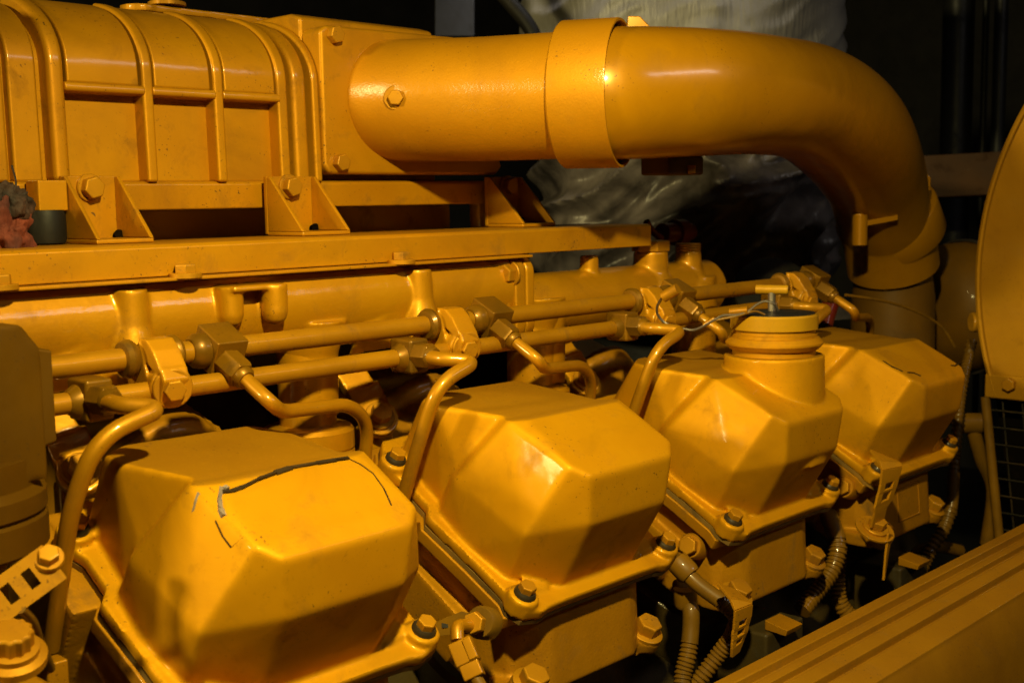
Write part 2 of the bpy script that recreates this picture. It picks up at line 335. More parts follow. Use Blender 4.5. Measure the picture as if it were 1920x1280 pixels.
# ------------------------------------------------------------------ rocker covers
FL = -.018
BOLTS = ((.004, .003), (.156, .003), (.004, .146), (.156, .146))
def cover_shape(neck=None):
    b = MB(); body = MB()
    def mh(pts): body.hull([cl(*p) for p in pts] + [cl(.16-p[0], p[1], p[2]) for p in pts])
    mh([(.026, .026, .070), (.037, .015, .068), (.033, .077, .070), (.0215, .083, .066), (.003, .091, .012), (.004, .091, FL-.004), (.003, .060, .005), (.002, .058, FL-.004), (.0285, .0920, .0590), (.0100, .0995, .007), (.0095, .0985, FL-.004),
        (.005, .023, .020), (.008, .022, FL-.004), (.040, .0020, .038), (.043, .0025, FL-.004)])
    body.hull([cl(*p) for p in ((.040, .072, .0695), (.0330, .088, .0615), (.0140, .096, .008), (.0120, .096, FL-.004), (.0105, .135, .0425), (.0140, .152, .0345), (.0140, .150, .005), (.0160, .154, FL-.004), (.030, .1600, .0325), (.034, .167, FL-.004),
        (.122, .074, .0695), (.130, .090, .0600), (.146, .096, .008), (.146, .096, FL-.004), (.142, .148, .0290), (.144, .150, .003), (.142, .154, FL-.004), (.116, .1595, .0315), (.124, .167, FL-.004))])
    sb = soft(body, .0014, 9, .5); mm = bpy.data.meshes.new('tmp'); sb.bm.to_mesh(mm); sb.bm.free(); b.bm.from_mesh(mm); bpy.data.meshes.remove(mm)
    b.prism([cl(u, v, FL-.008) for u, v in OUT], NRM*.008)
    for u, v in BOLTS: b.lathe(cl(u, v, FL-.008), NRM, [(.0108, 0), (.0108, .0125), (.0098, .0135)], 26)
    for s in (0, 1):     # little web between the front bolt boss and the wall
        q = [(.008, .006, FL), (.008, .006, FL+.003), (.030, .004, FL+.002), (.016, .022, FL+.006), (.04, .02, FL)]
        b.hull([cl(u if not s else .16-u, v, w) for u, v, w in q])
    if neck is not None:
        b.lathe(neck, (0, 0, 1), [(.0440, -.09), (.0422, -.03), (.0415, 0)], 64)
    return soft(b, .0015, 4)
CG = 'rocker covers in a row'
def make_cover(label, neck=None, x0=0):
    t = thing('rocker_cover', label, 'rocker cover', (.08, .06, .0), CG)
    part(t, 'shell', cover_shape(neck), 'cover')
    for k, (u, v) in enumerate(BOLTS):
        add_bolt(t, cl(u, v, FL+.0055), NRM, .0060, .0065, .4+k*.3, collar=True)
    return t
c2 = make_cover('clean faceted yellow rocker cover, second from the left, without film or filler neck')
c1 = dup(c2, -P, 'nearest faceted yellow rocker cover with torn film peeling on its top', CG)
c4 = dup(c2, 2*P, 'farthest faceted yellow rocker cover beside the round shroud, film edge lifting at its corner', CG)
NECK = V((.335, .029, .112))
c3 = make_cover('faceted yellow rocker cover with the tall round oil filler neck', NECK - V((P, 0, 0)))
c3.location.x += P
h2 = make_head(); h2['label'] = 'yellow cylinder head under the clean second rocker cover'
h1 = dup(h2, -P, 'yellow cylinder head under the nearest rocker cover with peeling film')
h3 = dup(h2, P, 'yellow cylinder head under the rocker cover with the filler neck')
h4 = dup(h2, 2*P, 'yellow cylinder head under the farthest rocker cover')
# torn film edges: thin curled strips standing on the cover
def film(par, pts, wdt, hgt, mat, x0, name):
    b = MB(); n = len(pts)
    for i in range(n-1):
        (u, v, w), (u2, v2, w2) = pts[i], pts[i+1]
        d = V((u2-u, v2-v, 0)); q = V((-d.y, d.x, 0)).normalized()*wdt*(.6+.5*random.random())
        b.hull([cl(u+q.x*s, v+q.y*s, w+z, x0) for s in (-.5, .5) for z in (-.0012, hgt*(.6+.6*random.random())*(1 if s < 0 else .5))] +
               [cl(u2+q.x*s, v2+q.y*s, w2+z, x0) for s in (-.5, .5) for z in (-.0012, hgt*(.6+.6*random.random())*(1 if s < 0 else .5))])
    return part(par, name, b, mat)
from mathutils.bvhtree import BVHTree
shell2 = [o for o in c2.children if o.name.startswith('shell')][0]
BV = BVHTree.FromPolygons([v.co[:] for v in shell2.data.vertices], [p.vertices[:] for p in shell2.data.polygons])
def loc_px(px, py, w, x0):
    r = (AR*((px-960)/FPX) + AD*((py-640)/FPX) + _f).normalized(); org = V((.08, .06, 0)) + V((x0, 0, 0))
    h = BV.ray_cast(CAM-org, r)
    if h[0] is not None:
        p = h[0]+org; return (p.x-x0, p.y*C30+p.z*S30, -p.y*S30+p.z*C30)
    return loc_plane(px, py, w, x0)
def loc_plane(px, py, w, x0):      # a photographed point on the cover's top plate, in the cover frame
    r = AR*((px-960)/FPX) + AD*((py-640)/FPX) + _f
    tt = (w - NRM.dot(CAM))/NRM.dot(r); p = CAM + r*tt
    return (p.x-x0, p.y*C30+p.z*S30, w)
ct = lambda x, y: loc_px(90+x/2.5595, 780+y/2.5595, .0705, -P)
film(c1, [ct(*q) for q in ((835, 365), (880, 362), (940, 340), (1010, 305), (1090, 275), (1165, 250), (1290, 228), (1380, 212), (1440, 203))], .0034, .0020, 'crack', -P, 'torn_film_edge')
film(c1, [ct(*q) for q in ((832, 345), (822, 400), (828, 445), (845, 480))], .0026, .0018, 'film', -P, 'curled_film')
film(c1, [ct(*q) for q in ((842, 340), (862, 352))], .004, .002, 'film', -P, 'curled_film')
film(c1, [ct(*q) for q in ((722, 372), (708, 412), (697, 455))], .0016, .0012, 'film', -P, 'curled_film')
film(c1, [ct(*q) for q in ((1440, 203), (1500, 232), (1560, 275), (1610, 345), (1648, 428))], .0012, .0006, 'crack', -P, 'torn_film_edge')
film(c1, [ct(*q) for q in ((805, 500), (840, 575), (880, 628), (935, 580))], .0008, .0004, 'crack', -P, 'torn_film_edge')
c4p = lambda x, y: loc_px(1480+x/3.764, 580+y/3.764, .0705, 2*P)
film(c4, [c4p(*q) for q in ((660, 362), (720, 400), (800, 438))], .0016, .0009, 'crack', 2*P, 'torn_film_edge')
film(c4, [c4p(*q) for q in ((835, 446), (880, 450), (925, 470))], .0024, .0014, 'crack', 2*P, 'torn_film_edge')
film(c4, [c4p(*q) for q in ((1140, 396), (1170, 398), (1200, 378))], .0024, .0016, 'crack', 2*P, 'torn_film_edge')

# ------------------------------------------------------------------ oil filler cap
t = thing('oil_filler_cap', 'round filler cap with brass rim and T handle on the filler neck', 'filler cap', NECK)
N0 = NECK
b = MB(); b.lathe(N0, (0, 0, 1), [(.0345, -.004), (.0345, .004), (.037, .005), (.0405, .009), (.0405, .0105), (.037, .0145), (.0355, .015), (.0355, .0175), (.034, .018), (.034, .0205)], 56); part(t, 'neck_flange', b, 'plate', 0, 25)
b = MB(); b.lathe(N0, (0, 0, 1), [(.0355, .0212), (.0362, .022), (.0362, .0325), (.0352, .034), (.0335, .0342)], 56); part(t, 'rim', b, 'brass', 0, 30)
b = MB(); b.lathe(N0, (0, 0, 1), [(.0336, .030), (.0336, .0347), (.010, .0352), (.007, .0362), (.003, .0364)], 48); part(t, 'top_disc', b, 'darksteel', 0, 30)
st = at(1447, 600, X=N0.x-.002); b = MB(); b.cyl(st+V((0, 0, -.006)), st+V((0, 0, .026)), .0034, n=16); part(t, 'stem', b, 'steel')
hd = AR*.93 - _f*.36; hd.z = -.008; hd.normalize(); hc = st+V((0, 0, .0255)); b = MB(); b.lathe(hc-hd*.0135, hd, [(.0032, 0), (.0040, .0006), (.0040, .0262), (.0034, .0270)], 20); part(t, 'handle', b, 'brass', 0, 30)
# seal wire with tags
t = thing('seal_wire', 'thin twisted seal wire with yellow tag tied to the filler cap handle', 'wire', N0)
q = lambda x, y, X: at(1200+x/4.922, 460+y/4.922, X=X)
w1 = spline([q(1275, 600, N0.x-.02), q(1235, 540, N0.x-.025), q(1150, 515, N0.x-.03), q(1070, 550, N0.x-.035), q(1000, 605, N0.x-.04), q(900, 640, N0.x-.045), q(780, 645, N0.x-.05), q(700, 680, N0.x-.055), q(520, 775, N0.x-.06), q(400, 770, N0.x-.065), q(240, 720, N0.x-.07), q(165, 640, N0.x-.075), q(160, 560, N0.x-.08), q(200, 490, N0.x-.085)], 8)
b = MB(); b.tube(w1, .0011, 8); part(t, 'wire', b, 'steel')
w2 = spline([q(1150, 640, N0.x-.028), q(1080, 610, N0.x-.034), q(1010, 615, N0.x-.04), q(900, 650, N0.x-.045), q(700, 690, N0.x-.055)], 8)
b = MB(); b.tube(w2, .0010, 8); part(t, 'wire', b, 'conduit')
for (xa, ya, xb, yb, X, r) in ((835, 612, 1000, 596, N0.x-.0425, .0035), (215, 475, 350, 400, N0.x-.086, .0048), (590, 735, 690, 672, N0.x-.057, .0019)):
    b = MB(); b.tube([q(xa, ya, X), q(xb, yb, X+.003)], r, 10); part(t, 'tag', b, 'line')

# ------------------------------------------------------------------ fuel rails, connector blocks, clamps and injection lines
UY, UZ, LY, LZ = .140, .1545, .127, .1355
xs_clamp = [-.180+P*k for k in range(4)]
xs_block = [-.135+P*k for k in range(4)]
ends_u = [-.60]+[x for x in xs_block]
names_u = ['upper fuel rail tube at the left edge, running into the first yellow clamp', 'upper fuel rail tube between the first and second clamps', 'upper fuel rail tube between the second and third clamps', 'upper fuel rail tube at the far right behind the filler cap']
for k in range(4):
    a = -.42 if k == 0 else xs_block[k-1]+.009; e = xs_block[k]-.012
    b = MB(); b.cyl((a, UY, UZ), (e, UY, UZ), .0068, n=24)
    solo('fuel_rail_tube', names_u[k], 'fuel tube', b, 'tube', group='fuel rail tubes')
xs_low = [-.226+P*k for k in range(4)]
names_l = ['short lower fuel tube stub at the left edge beside the square housing', 'lower fuel tube under the first clamp, leading to the second line nut', 'lower fuel tube under the second clamp, leading to the third line nut', 'lower fuel tube behind the filler cap stem']
for k in range(4):
    a = -.44 if k == 0 else xs_low[k-1]+.012; e = xs_low[k]-.008
    b = MB(); b.cyl((a, LY, LZ), (e, LY, LZ), .0062, n=24)
    solo('lower_fuel_tube', names_l[k], 'fuel tube', b, 'tube', group='lower fuel tubes')
ORD = ['first', 'second', 'third', 'fourth']
NEAR = ['at the left above the nearest rocker cover', 'above the clean second rocker cover', 'left of the filler cap', 'right of the filler cap handle']
def make_clamp():
    x = xs_clamp[1]; t = thing('tube_clamp', '', 'clamp', (x, .125, .15), 'fuel tube clamps')
    b = MB(); w = .0145
    # yoke over the upper tube, sloping front plate down to the bolt pad
    b.hull([V((x+s*w, y, z)) for s in (-.62, .62) for y, z in ((.137, .1665), (.128, .166), (.121, .160), (.113, .148), (.1185, .146), (.133, .155))])
    b.hull([V((x+s*.0145-.0, y, z)) for s in (-.6, .6) for y, z in ((.1135, .150), (.1105, .143), (.117, .128), (.124, .131))])
    b.lathe(V((x+.001, .121, .1385)), V((-.25, -.93, -.12)), [(.0128, -.006), (.0128, .004), (.0118, .0052)], 32)
    b.hull([V((x+s*.010, y, z)) for s in (-1, 1) for y, z in ((.12, .126), (.15, .124), (.15, .15), (.135, .165))])
    part(t, 'yoke', soft(b, .0008, 4), 'plate')
    for s in (-1, 1):
        b = MB(); b.lathe(V((x+s*.0145, UY, UZ)), (s, 0, 0), [(.0095, -.004), (.0115, -.001), (.0118, .0015), (.0100, .004), (.0072, .0045)], 28); part(t, 'grommet', b, 'fit')
    add_bolt(t, V((x+.001, .121, .1385))+V((-.25, -.93, -.12)).normalized()*.0052, V((-.25, -.93, -.12)), .0068, .0062, .35, .0118)
    return t
k0 = make_clamp(); k0['label'] = 'yellow tube clamp with washered bolt '+NEAR[1]
for k in (0, 2, 3): dup(k0, (k-1)*P, 'yellow tube clamp with washered bolt '+NEAR[k])
def make_block():
    x = xs_block[1]; t = thing('fuel_connector', '', 'pipe fitting', (x, .13, .15), 'fuel line connectors')
    b = MB(); ax = (V((1, 0, 0)), V((0, .90, .44)).normalized(), V((0, -.44, .90)).normalized())
    b.box((x+.003, .1395, .1545), (.0225, .0250, .0240), ax); part(t, 'block', b, 'fit', .0012)
    b = MB(); b.lathe(V((x-.0125, UY, UZ)), (1, 0, 0), [(.0078, -.006), (.0105, -.003), (.0112, 0), (.0112, .004)], 26); part(t, 'collar', b, 'fit')
    o = V((x+.0015, .1285, .1465)); a = V((.10, -.86, -.50)).normalized()
    b = MB(); b.hexa(o-a*.002, a, .0098, .0165, .1, .15); nt_ = part(t, 'nut', b, 'fit', .0006)
    b = MB(); b.lathe(o+a*.0140, a, [(.0072, 0), (.0072, .003), (.0058, .005)], 20); part(nt_, 'sleeve', b, 'fit')
    return t, o+a*.017, a
bk, lo, la = make_block(); bk['label'] = 'square fuel connector block and nut '+NEAR[1]
for k in (0, 2, 3): dup(bk, (k-1)*P, 'square fuel connector block and nut '+NEAR[k])
# upper injection line (from block down between the covers)
def upath(dx):
    g = lambda px, py, Y: at(px, py, Y=Y) + V((P, 0, 0))
    return [p + V((dx, 0, 0)) for p in fil([lo-la*.004, lo+la*.026, g(528, 772, .098), g(655, 757, .118), g(690, 790, .128), g(684, 870, .135), g(672, 960, .16)], [.02, .02, .02, .02, .02])]
def lpath(dx):
    x = .0140; A = V((x-.003, .1085, .1375))
    pts = [A, V((.012, .090, .1365)), V((.0295, .0745, .1345)), V((-.0085, .0735, .1235)), V((-.0155, .0905, .073)), V((-.016, .108, .030))]
    return [p + V((dx, 0, 0)) for p in fil(pts, [.006, .013, .022, .03])]
UL = ['bent fuel line dipping from the first connector behind the nearest rocker cover', 'bent fuel line dipping from the second connector behind the clean rocker cover', 'bent fuel line dipping from the third connector behind the filler neck', 'bent fuel line from the fourth connector behind the farthest cover']
LL = ['tall hooked fuel line in front of the nearest rocker cover, at the left', 'tall hooked fuel line at the left of the clean second rocker cover', 'tall hooked fuel line at the left of the filler neck cover', 'short hooked fuel line tip just right of the filler cap']
for k in range(4):
    b = MB(); b.tube(upath((k-1)*P), .0046, 14); solo('fuel_line', UL[k], 'fuel line', b, 'line', group='upper injection lines')
    pth = lpath((k-1)*P)
    if k == 0:
        pth = [p - V((P, 0, 0)) for p in fil([V((.011, .1085, .1375)), V((.012, .090, .1365)), V((.0295, .0745, .1345)), V((-.0105, .0735, .1245)), at(133, 950, X=-.262)+V((P, 0, 0)), at(95, 1215, X=-.262)+V((P, 0, 0))], [.006, .013, .024, .04])]
    b = MB(); b.tube(pth, .0049, 14); solo('hooked_fuel_line', LL[k], 'fuel line', b, 'line', group='lower injection lines')
def make_lowfit():
    x = xs_low[1]; t = thing('lower_fuel_connector', '', 'pipe fitting', (x, .12, .135), 'lower fuel connectors')
    b = MB(); b.box((x, .1265, .1365), (.017, .023, .024)); part(t, 'block', b, 'fit', .0022)
    b = MB(); b.lathe(V((x-.014, LY, LZ)), (1, 0, 0), [(.0066, 0), (.0098, .005), (.0105, .009)], 24); part(t, 'collar', b, 'fit')
    b = MB(); b.hexa(V((x-.001, .1165, .1375)), V((.12, -1, .0)), .0092, .0125, .3, .2); n_ = part(t, 'nut', b, 'fit', .0006)
    b = MB(); b.lathe(V((x-.0005, .1045, .1373)), V((.12, -1, 0)), [(.0075, 0), (.0075, .002), (.0056, .0055)], 20); part(n_, 'sleeve', b, 'fit')
    return t
lf = make_lowfit(); lf['label'] = 'small lower fuel connector with hex nut '+NEAR[1]
for k in (0, 2, 3): dup(lf, (k-1)*P, 'small lower fuel connector with hex nut '+NEAR[k])

# ------------------------------------------------------------------ water manifold
MY, MZ = .207, .172
t = thing('water_manifold', 'glossy cast yellow manifold with bosses and lifting lug under the long rail', 'manifold', (-.1, MY, .13))
b = MB(); b.lathe((-.62, MY, MZ), (1, 0, 0), [(.034, 0), (.034, .80)], 48)
b.hull([V((x, y, z)) for x in (-.62, .18) for y, z in ((.180, .1955), (.24, .1955), (.24, .15), (.178, .18))])
for k in range(-1, 2):
    x = -.170+k*P
    b.lathe((x, .1790, .118), (0, 0, 1), [(.022, 0), (.020, .022), (.0150, .040), (.0118, .052), (.0112, .0745)], 32)
    b.hull([V((x+dx, y, z)) for dx in (-.010, .010) for y in (.178, .21) for z in (.15, .1915)])
    b.hull([V((x-.052+dx, y, z)) for dx, y, z in ((-.006, .176, .150), (.03, .174, .165), (.012, .182, .19), (.04, .18, .135), (0, .2, .13), (.05, .2, .14))])
    b.lathe((x+.150, MY-.008, .09), (0, 0, 1), [(.021, 0), (.022, .045), (.030, .07)], 36)
# lifting lug
p1, p2 = at(440, 560, Y=.166), at(524, 556, Y=.160)
for p in (p1, p2):
    b.lathe(V((p.x, p.y+.006, .163)), (0, 0, 1), [(.003, .000), (.0072, .003), (.0090, .008), (.0092, .0275)], 26)
b.hull([V((x, y, z)) for x in (p1.x-.004, p2.x+.005) for y in (.160, .19) for z in (.1870, .1910)])
b.hull([V((x, y, z)) for x in (p1.x, p2.x) for y in (.1755, .20) for z in (.170, .178)])
part(t, 'casting', soft(b, .0013, 5), 'cast')
b = MB()
def rrect(x, cy, cz, hy, hz, r, n=6):
    o = []
    for sy, sz, a0 in ((1, 1, 0), (-1, 1, PI/2), (-1, -1, PI), (1, -1, 3*PI/2)):
        for j in range(n+1):
            a = a0 + PI/2*j/n; o.append(V((x, cy+sy*(hy-r)+r*math.cos(a), cz+sz*(hz-r)+r*math.sin(a))))
    return o
b.prism(rrect(.172, .205, .163, .033, .034, .012), (.012, 0, 0)); part(t, 'end_flange', b, 'cast', .002)
b = MB(); b.hull([V((.12, .186, .196)), V((.12, .186, .160)), V((.172, .174, .196)), V((.172, .174, .150)), V((.12, .22, .196)), V((.172, .22, .15)), V((.172, .22, .196)), V((.12, .22, .16))]); part(t, 'flange_web', b, 'cast', .005, seg=3)
add_bolt(t, (.172, .1785, .1835), (-1, -.15, 0), .0085, .009, .1, .0108)
t = thing('rear_water_manifold', 'second manifold section right of the flange, carrying plugs and caps', 'manifold', (.3, MY, .13))
b = MB(); b.lathe((.19, MY, .152), (1, 0, 0), [(.028, 0), (.028, .30)], 40)
g = at(1105, 505, Y=.200); zt = at(1105, 478, Y=.200).z; b.lathe((g.x, g.y, zt-.040), (0, 0, 1), [(.017, 0), (.013, .014), (.0090, .022), (.0085, .026), (.0085, .040)], 26)
g2 = at(1220, 490, Y=.200); zt2 = at(1220, 471, Y=.200).z; b.lathe((g2.x, g2.y, zt2-.05), (0, 0, 1), [(.030, 0), (.024, .018), (.0170, .030), (.0165, .05)], 30)
g3 = at(1290, 490, Y=.200); zt3 = at(1290, 470, Y=.200).z; b.lathe((g3.x, g3.y, zt3-.06), (0, 0, 1), [(.030, 0), (.028, .02), (.0140, .042), (.0130, .06)], 30)
b.hull([V((x, y, z)) for x, z in ((.25, .160), (.33, .172), (.40, .165)) for y in (.188, .222)] + [V((.25, .2, .15)), V((.4, .2, .15))])
b.lathe((.23, MY-.008, .085), (0, 0, 1), [(.022, 0), (.022, .06)], 30)
b.lathe((.46, MY-.008, .085), (0, 0, 1), [(.022, 0), (.022, .08)], 30)
part(t, 'casting', soft(b, .0017, 6), 'cast')
b = MB(); b.prism(rrect(.1852, .205, .163, .033, .034, .013), (.010, 0, 0)); part(t, 'end_flange', b, 'cast', .002)
b = MB(); b.lathe((g3.x, g3.y, zt3-.001), (0, 0, 1), [(.0122, 0)]+[(.0122 if j % 2 else .0128, .0012*j) for j in range(1, 8)], 30); part(t, 'thread', b, 'bolt')
b = MB(); b.hexa((g2.x, g2.y, zt2), (0, 0, 1), .0185, .0105, .25, .1); part(t, 'plug', b, 'plate', .0008)
# water legs with clamped collars behind the covers
def make_leg():
    x = -.022; t = thing('water_pipe', '', 'pipe', (x, .196, .03), 'water pipes behind the covers')
    b = MB(); b.lathe((x, .199, .02), (0, 0, 1), [(.021, 0), (.021, .125)], 32); part(t, 'pipe', b, 'cast')
    b = MB(); b.lathe((x, .199, .048), (0, 0, 1), [(.029, -.01), (.0305, 0), (.0335, .002), (.0335, .017), (.0325, .0182), (.0335, .0194), (.0335, .032), (.031, .035), (.024, .037)], 44); part(t, 'collar', b, 'cast', 0, 30)
    return t
lg = make_leg(); lg['label'] = 'round collared water pipe behind the nearest rocker cover'
dup(lg, P, 'round collared water pipe behind the clean second rocker cover'); dup(lg, 2*P, 'round collared water pipe behind the filler neck cover')
def make_ear():
    x = .036; t = thing('clamp_ear', '', 'bracket', (x, .185, .086), 'bolted ears behind the covers')
    a = V((-.30, -.75, .58)).normalized(); o = V((x, .187, .083)); e1 = V((1, -.25, .2)); e1 = (e1-a*e1.dot(a)).normalized(); e2 = a.cross(e1)
    b = MB()
    b.lathe(o-a*.008, a, [(.0150, 0), (.0150, .007)], 28)
    b.hull([o-a*k+e1*s*.0135+e2*q for k in (.002, .008) for s in (-1, 1) for q in (0, .03)])
    b.hull([o-a*k+e1*s*.012+e2*q+V((-.004*q/.03, .0, .002)) for k in (.002, .012) for s in (-1, 1) for q in (.026, .055)])
    part(t, 'lug', soft(b, .001, 5), 'cast')
    add_bolt(t, o-a*.0005, a, .0085, .008, .3, .0115)
    b = MB(); b.box(o + V((.004, .012, -.045)), (.030, .012, .075), None); part(t, 'foot', b, 'cast', .003)
    return t
er = make_ear(); er['label'] = 'rounded ear with bolt between the nearest and second covers'
dup(er, -P, 'rounded ear with bolt at the left, behind the tall hooked line'); dup(er, P, 'rounded ear with bolt between the second cover and the filler neck cover')

# ------------------------------------------------------------------ support rail with bolts
t = thing('support_rail', 'long flat yellow support rail above the manifold, carrying the brackets', 'rail', (0, .19, .198))
b = MB(); b.prism([V((-.62, y, z)) for y, z in ((.180, .199), (.180, .2175), (.183, .2195), (.268, .2195), (.268, .217), (.184, .217), (.184, .199))], (.985, 0, 0)); part(t, 'angle', b, 'plate', .0008)
b = MB(); b.box((-.16, .179, .1975), (.70, .020, .0022)); part(t, 'lip', b, 'plate', .0006)
for px, py in ((350, 513), (755, 489), (2, 551)):
    g = at(px, py, Y=.172); add_bolt(t, V((g.x, .1735, .1988)), (0, 0, 1), .0072, .0058, .26, .0105)

# ------------------------------------------------------------------ aftercooler housing
AY = .285
t = thing('aftercooler', 'large ribbed yellow aftercooler housing at the upper left', 'aftercooler', (-.05, .36, .25))
def prof(off, z0=.2605, zr=.338, Rr=.072):   # wall going up, then rolling back over the top
    o = [(AY-off, z0), (AY-off+.001, .30), (AY-off+.002, zr)]
    for j in range(1, 13):
        a = PI/2*.86*j/12; o.append((AY-off+.002+(Rr+off)*(1-math.cos(a)), zr+(Rr*.60+off)*math.sin(a)))
    return o
def sheet(x0, x1, off, back, z0=.2605):
    p = prof(off, z0); q = [(AY+.13, p[-1][1]), (AY+.13, z0)]
    return [V((x0, y, z)) for y, z in p+q], (x1-x0, 0, 0)
b = MB(); b.prism(*sheet(-.60, .056, 0, 0)); part(t, 'shell', b, 'plate', .002)
def rib(x, wdt, off, bev=.0022):
    b = MB(); p = prof(off); inn = prof(-.003)
    ring = [V((x-wdt/2, y, z)) for y, z in p] + [V((x-wdt/2, y, z)) for y, z in inn[::-1]]
    b.prism(ring, (wdt, 0, 0)); return part(t, 'rib', b, 'plate', bev, seg=3)
for x in (-.0945, -.0365): rib(x, .0085, .0128)
rib(.0205, .0095, .0130); rib(.0385, .014, .0112, .004); rib(.0525, .007, .0130); rib(-.162, .012, .0130, .004); rib(-.183, .020, .0070); rib(-.205, .014, .0115)
for xa, xb in ((-.157, -.0975), (-.0915, -.0395), (-.0335, .018)):
    b = MB(); b.prism([V((xa, y, z)) for y, z in ((AY+.003, .3205), (AY-.0120, .3215), (AY-.0127, .3240), (AY-.0118, .3275), (AY+.003, .3285))], (xb-xa, 0, 0)); part(t, 'cross_rib', b, 'plate', .0012)
    # upper panel stands a little proud of the lower one
    p = [(y, z) for y, z in prof(.0110) if z > .325]; p = [(AY-.0110+.0015, .3275)] + p; inn = [(y+.006, z-.002) for y, z in p]
    b = MB(); b.prism([V((xa+.003, y, z)) for y, z in p] + [V((xa+.003, y, z)) for y, z in inn[::-1]], (xb-xa-.006, 0, 0)); part(t, 'upper_panel', b, 'plate', .0015)
b = MB(); b.prism([V((-.60, y, z)) for y, z in ((.276, .2405), (.2755, .2595), (.2785, .2615), (.40, .2615), (.40, .2405))], (.852, 0, 0)); part(t, 'base_ledge', b, 'plate', .0016)
b = MB(); b.prism([V((-.32, y, z)) for y, z in ((AY+.045, .2), (AY+.045, .241), (.42, .241), (.42, .2))], (.57, 0, 0)); part(t, 'core_box', b, 'plate', .002)
g = at(898, 405, Y=.30); b = MB(); b.cyl((g.x, .30, .215), (g.x, .30, .2408), .0085); part(t, 'drain_boss', b, 'plate')
b = MB(); b.prism([V((.056, y, z)) for y, z in ((.296, .2605), (.296, .392), (.31, .396), (.42, .396), (.42, .2605))], (.145, 0, 0)); part(t, 'end_casing', b, 'plate', .003)
b = MB(); b.prism([V((-.60, y, z)) for y, z in ((.272, .241), (.272, .368), (.285, .384), (.33, .392), (.40, .392), (.40, .241))], (.385, 0, 0)); part(t, 'end_tank', b, 'plate', .004)
g = at(100, 340, Y=.262); b = MB(); b.box((g.x-.004, .264, .2515), (.020, .018, .020)); part(t, 'corner_lug', b, 'plate', .001)
# flat strap bar over the top
t = thing('strap_bar', 'long flat strap bar bolted over the top of the aftercooler', 'bar', (0, .36, .41))
pA, pB = at(282, 8, Y=.372), at(850, 75, Y=.36)
b = MB(); d = (pB-pA); b.prism([pA+V((-.0, 0, 0)), pA+V((0, .03, 0)), pB+V((0, .03, 0)), pB], (0, 0, -.0055)); b.lathe(pA+V((0, .015, -.0055)), (0, 0, 1), [(.016, 0), (.016, .0055)], 24); part(t, 'bar', soft(b, .001, 2), 'plate')
g = at(318, 6, Y=.376); add_bolt(t, g+V((0, .004, -.001)), (0, 0, 1), .011, .010, .3, .015)
g = at(716, 52, Y=.37); b = MB(); b.box(g+V((0, .006, -.004)), (.018, .012, .010)); part(t, 'lug', b, 'plate', .001)

# mounting brackets
BL = ['bolted gusset bracket under the left end of the ribbed aftercooler', 'bolted gusset bracket under the middle of the aftercooler', 'shadowed gusset bracket below the cast pipe elbow']
for k, (xl, xr, bx) in enumerate(((-.168, -.127, -.1485), (-.005, .040, .0155), (.233, .276, .258))):
    t = thing('mounting_bracket', BL[k], 'bracket', ((xl+xr)/2, .26, .22), 'mounting brackets on the rail')
    b = MB(); b.box(((xl+xr)/2, .2655, .2425), (xr-xl, .004, .0440)); part(t, 'back_plate', b, 'plate', .0008)
    b = MB(); b.box(((xl+xr)/2, .2420, .2212), (xr-xl, .044, .0030)); part(t, 'foot', b, 'plate', .0008)
    for s, x in ((0, xl), (1, xr-.003)):
        b = MB(); b.prism([V((x, .2635, .2228)), V((x, .2635, .2642)), V((x, .2600, .2642)), V((x, .2195, .2228))], (.003, 0, 0)); part(t, 'gusset', b, 'plate', .0007)
    add_bolt(t, (bx, .2635, .2565), (0, -1, 0), .0078, .0068, .52, .0095)
    b = MB(); b.cyl((xr-.0032, .2630, .2236), (xr-.0052, .2566, .2250), .0032, n=14); part(t, 'drain_hole_shade', b, 'hole_shade')  # solid black plug, the hole's shade put into its colour

# ------------------------------------------------------------------ cast outlet elbow with square flange, coupling, intake pipe
t = thing('outlet_elbow', 'cast yellow elbow with square bolted flange leaving the aftercooler', 'pipe elbow', (.15, .25, .33))
b = MB(); b.prism([V((x, .2955, z)) for x, z in ((.056, .2745), (.060, .2675), (.066, .2665), (.252, .2665), (.260, .274), (.212, .381), (.202, .3855), (.062, .3835), (.056, .379))], (0, -.0255, 0)); part(t, 'flange', b, 'plate', .003, seg=3)
axis = [at(560, 191, d=1.10), at(660, 190, d=1.05), at(760, 189, d=1.026), at(900, 187, d=1.008), at(1075, 179, d=.982)]
b = MB(); pth = spline(axis, 8); b.tube(pth, .0500, 56); part(t, 'spout', b, 'spout')
for px, py in ((625, 66), (636, 305)):
    g = at(px, py, Y=.27); add_bolt(t, (g.x, .2700, g.z), (0, -1, 0), .0072, .0068, .5)
g = at(742, 184, d=.978); add_bolt(t, g, (CAM-g).normalized()+V((-.15, -.1, .05)), .0066, .0062, .35, .0098)
t2 = thing('pipe_coupling', 'wide smooth yellow coupling ring joining elbow and intake pipe', 'coupling', (.26, .17, .33))
d = (at(1150, 176, d=.972)-at(1036, 180, d=.988)).normalized()
b = MB(); o = at(1060, 179, d=.984); b.lathe(o, d, [(.0490, .001), (.0572, .0002), (.0583, .0015), (.0583, .0455), (.0578, .0467), (.0560, .0467), (.0555, .026), (.0510, .025)], 64, cap=False); part(t2, 'band', b, 'spout', 0, 30)
t3 = thing('intake_pipe', 'large smooth yellow intake pipe curving down at the right', 'pipe', (.55, .15, .33))
pp = spline([at(1110, 177, d=.979), at(1150, 176, d=.976), at(1300, 174, d=1.015), at(1425, 178, d=1.095), at(1522, 197, d=1.20), at(1594, 252, d=1.315), at(1638, 328, d=1.412), at(1655, 395, d=1.47), at(1665, 432, d=1.495), at(1674, 500, d=1.52)], 9)
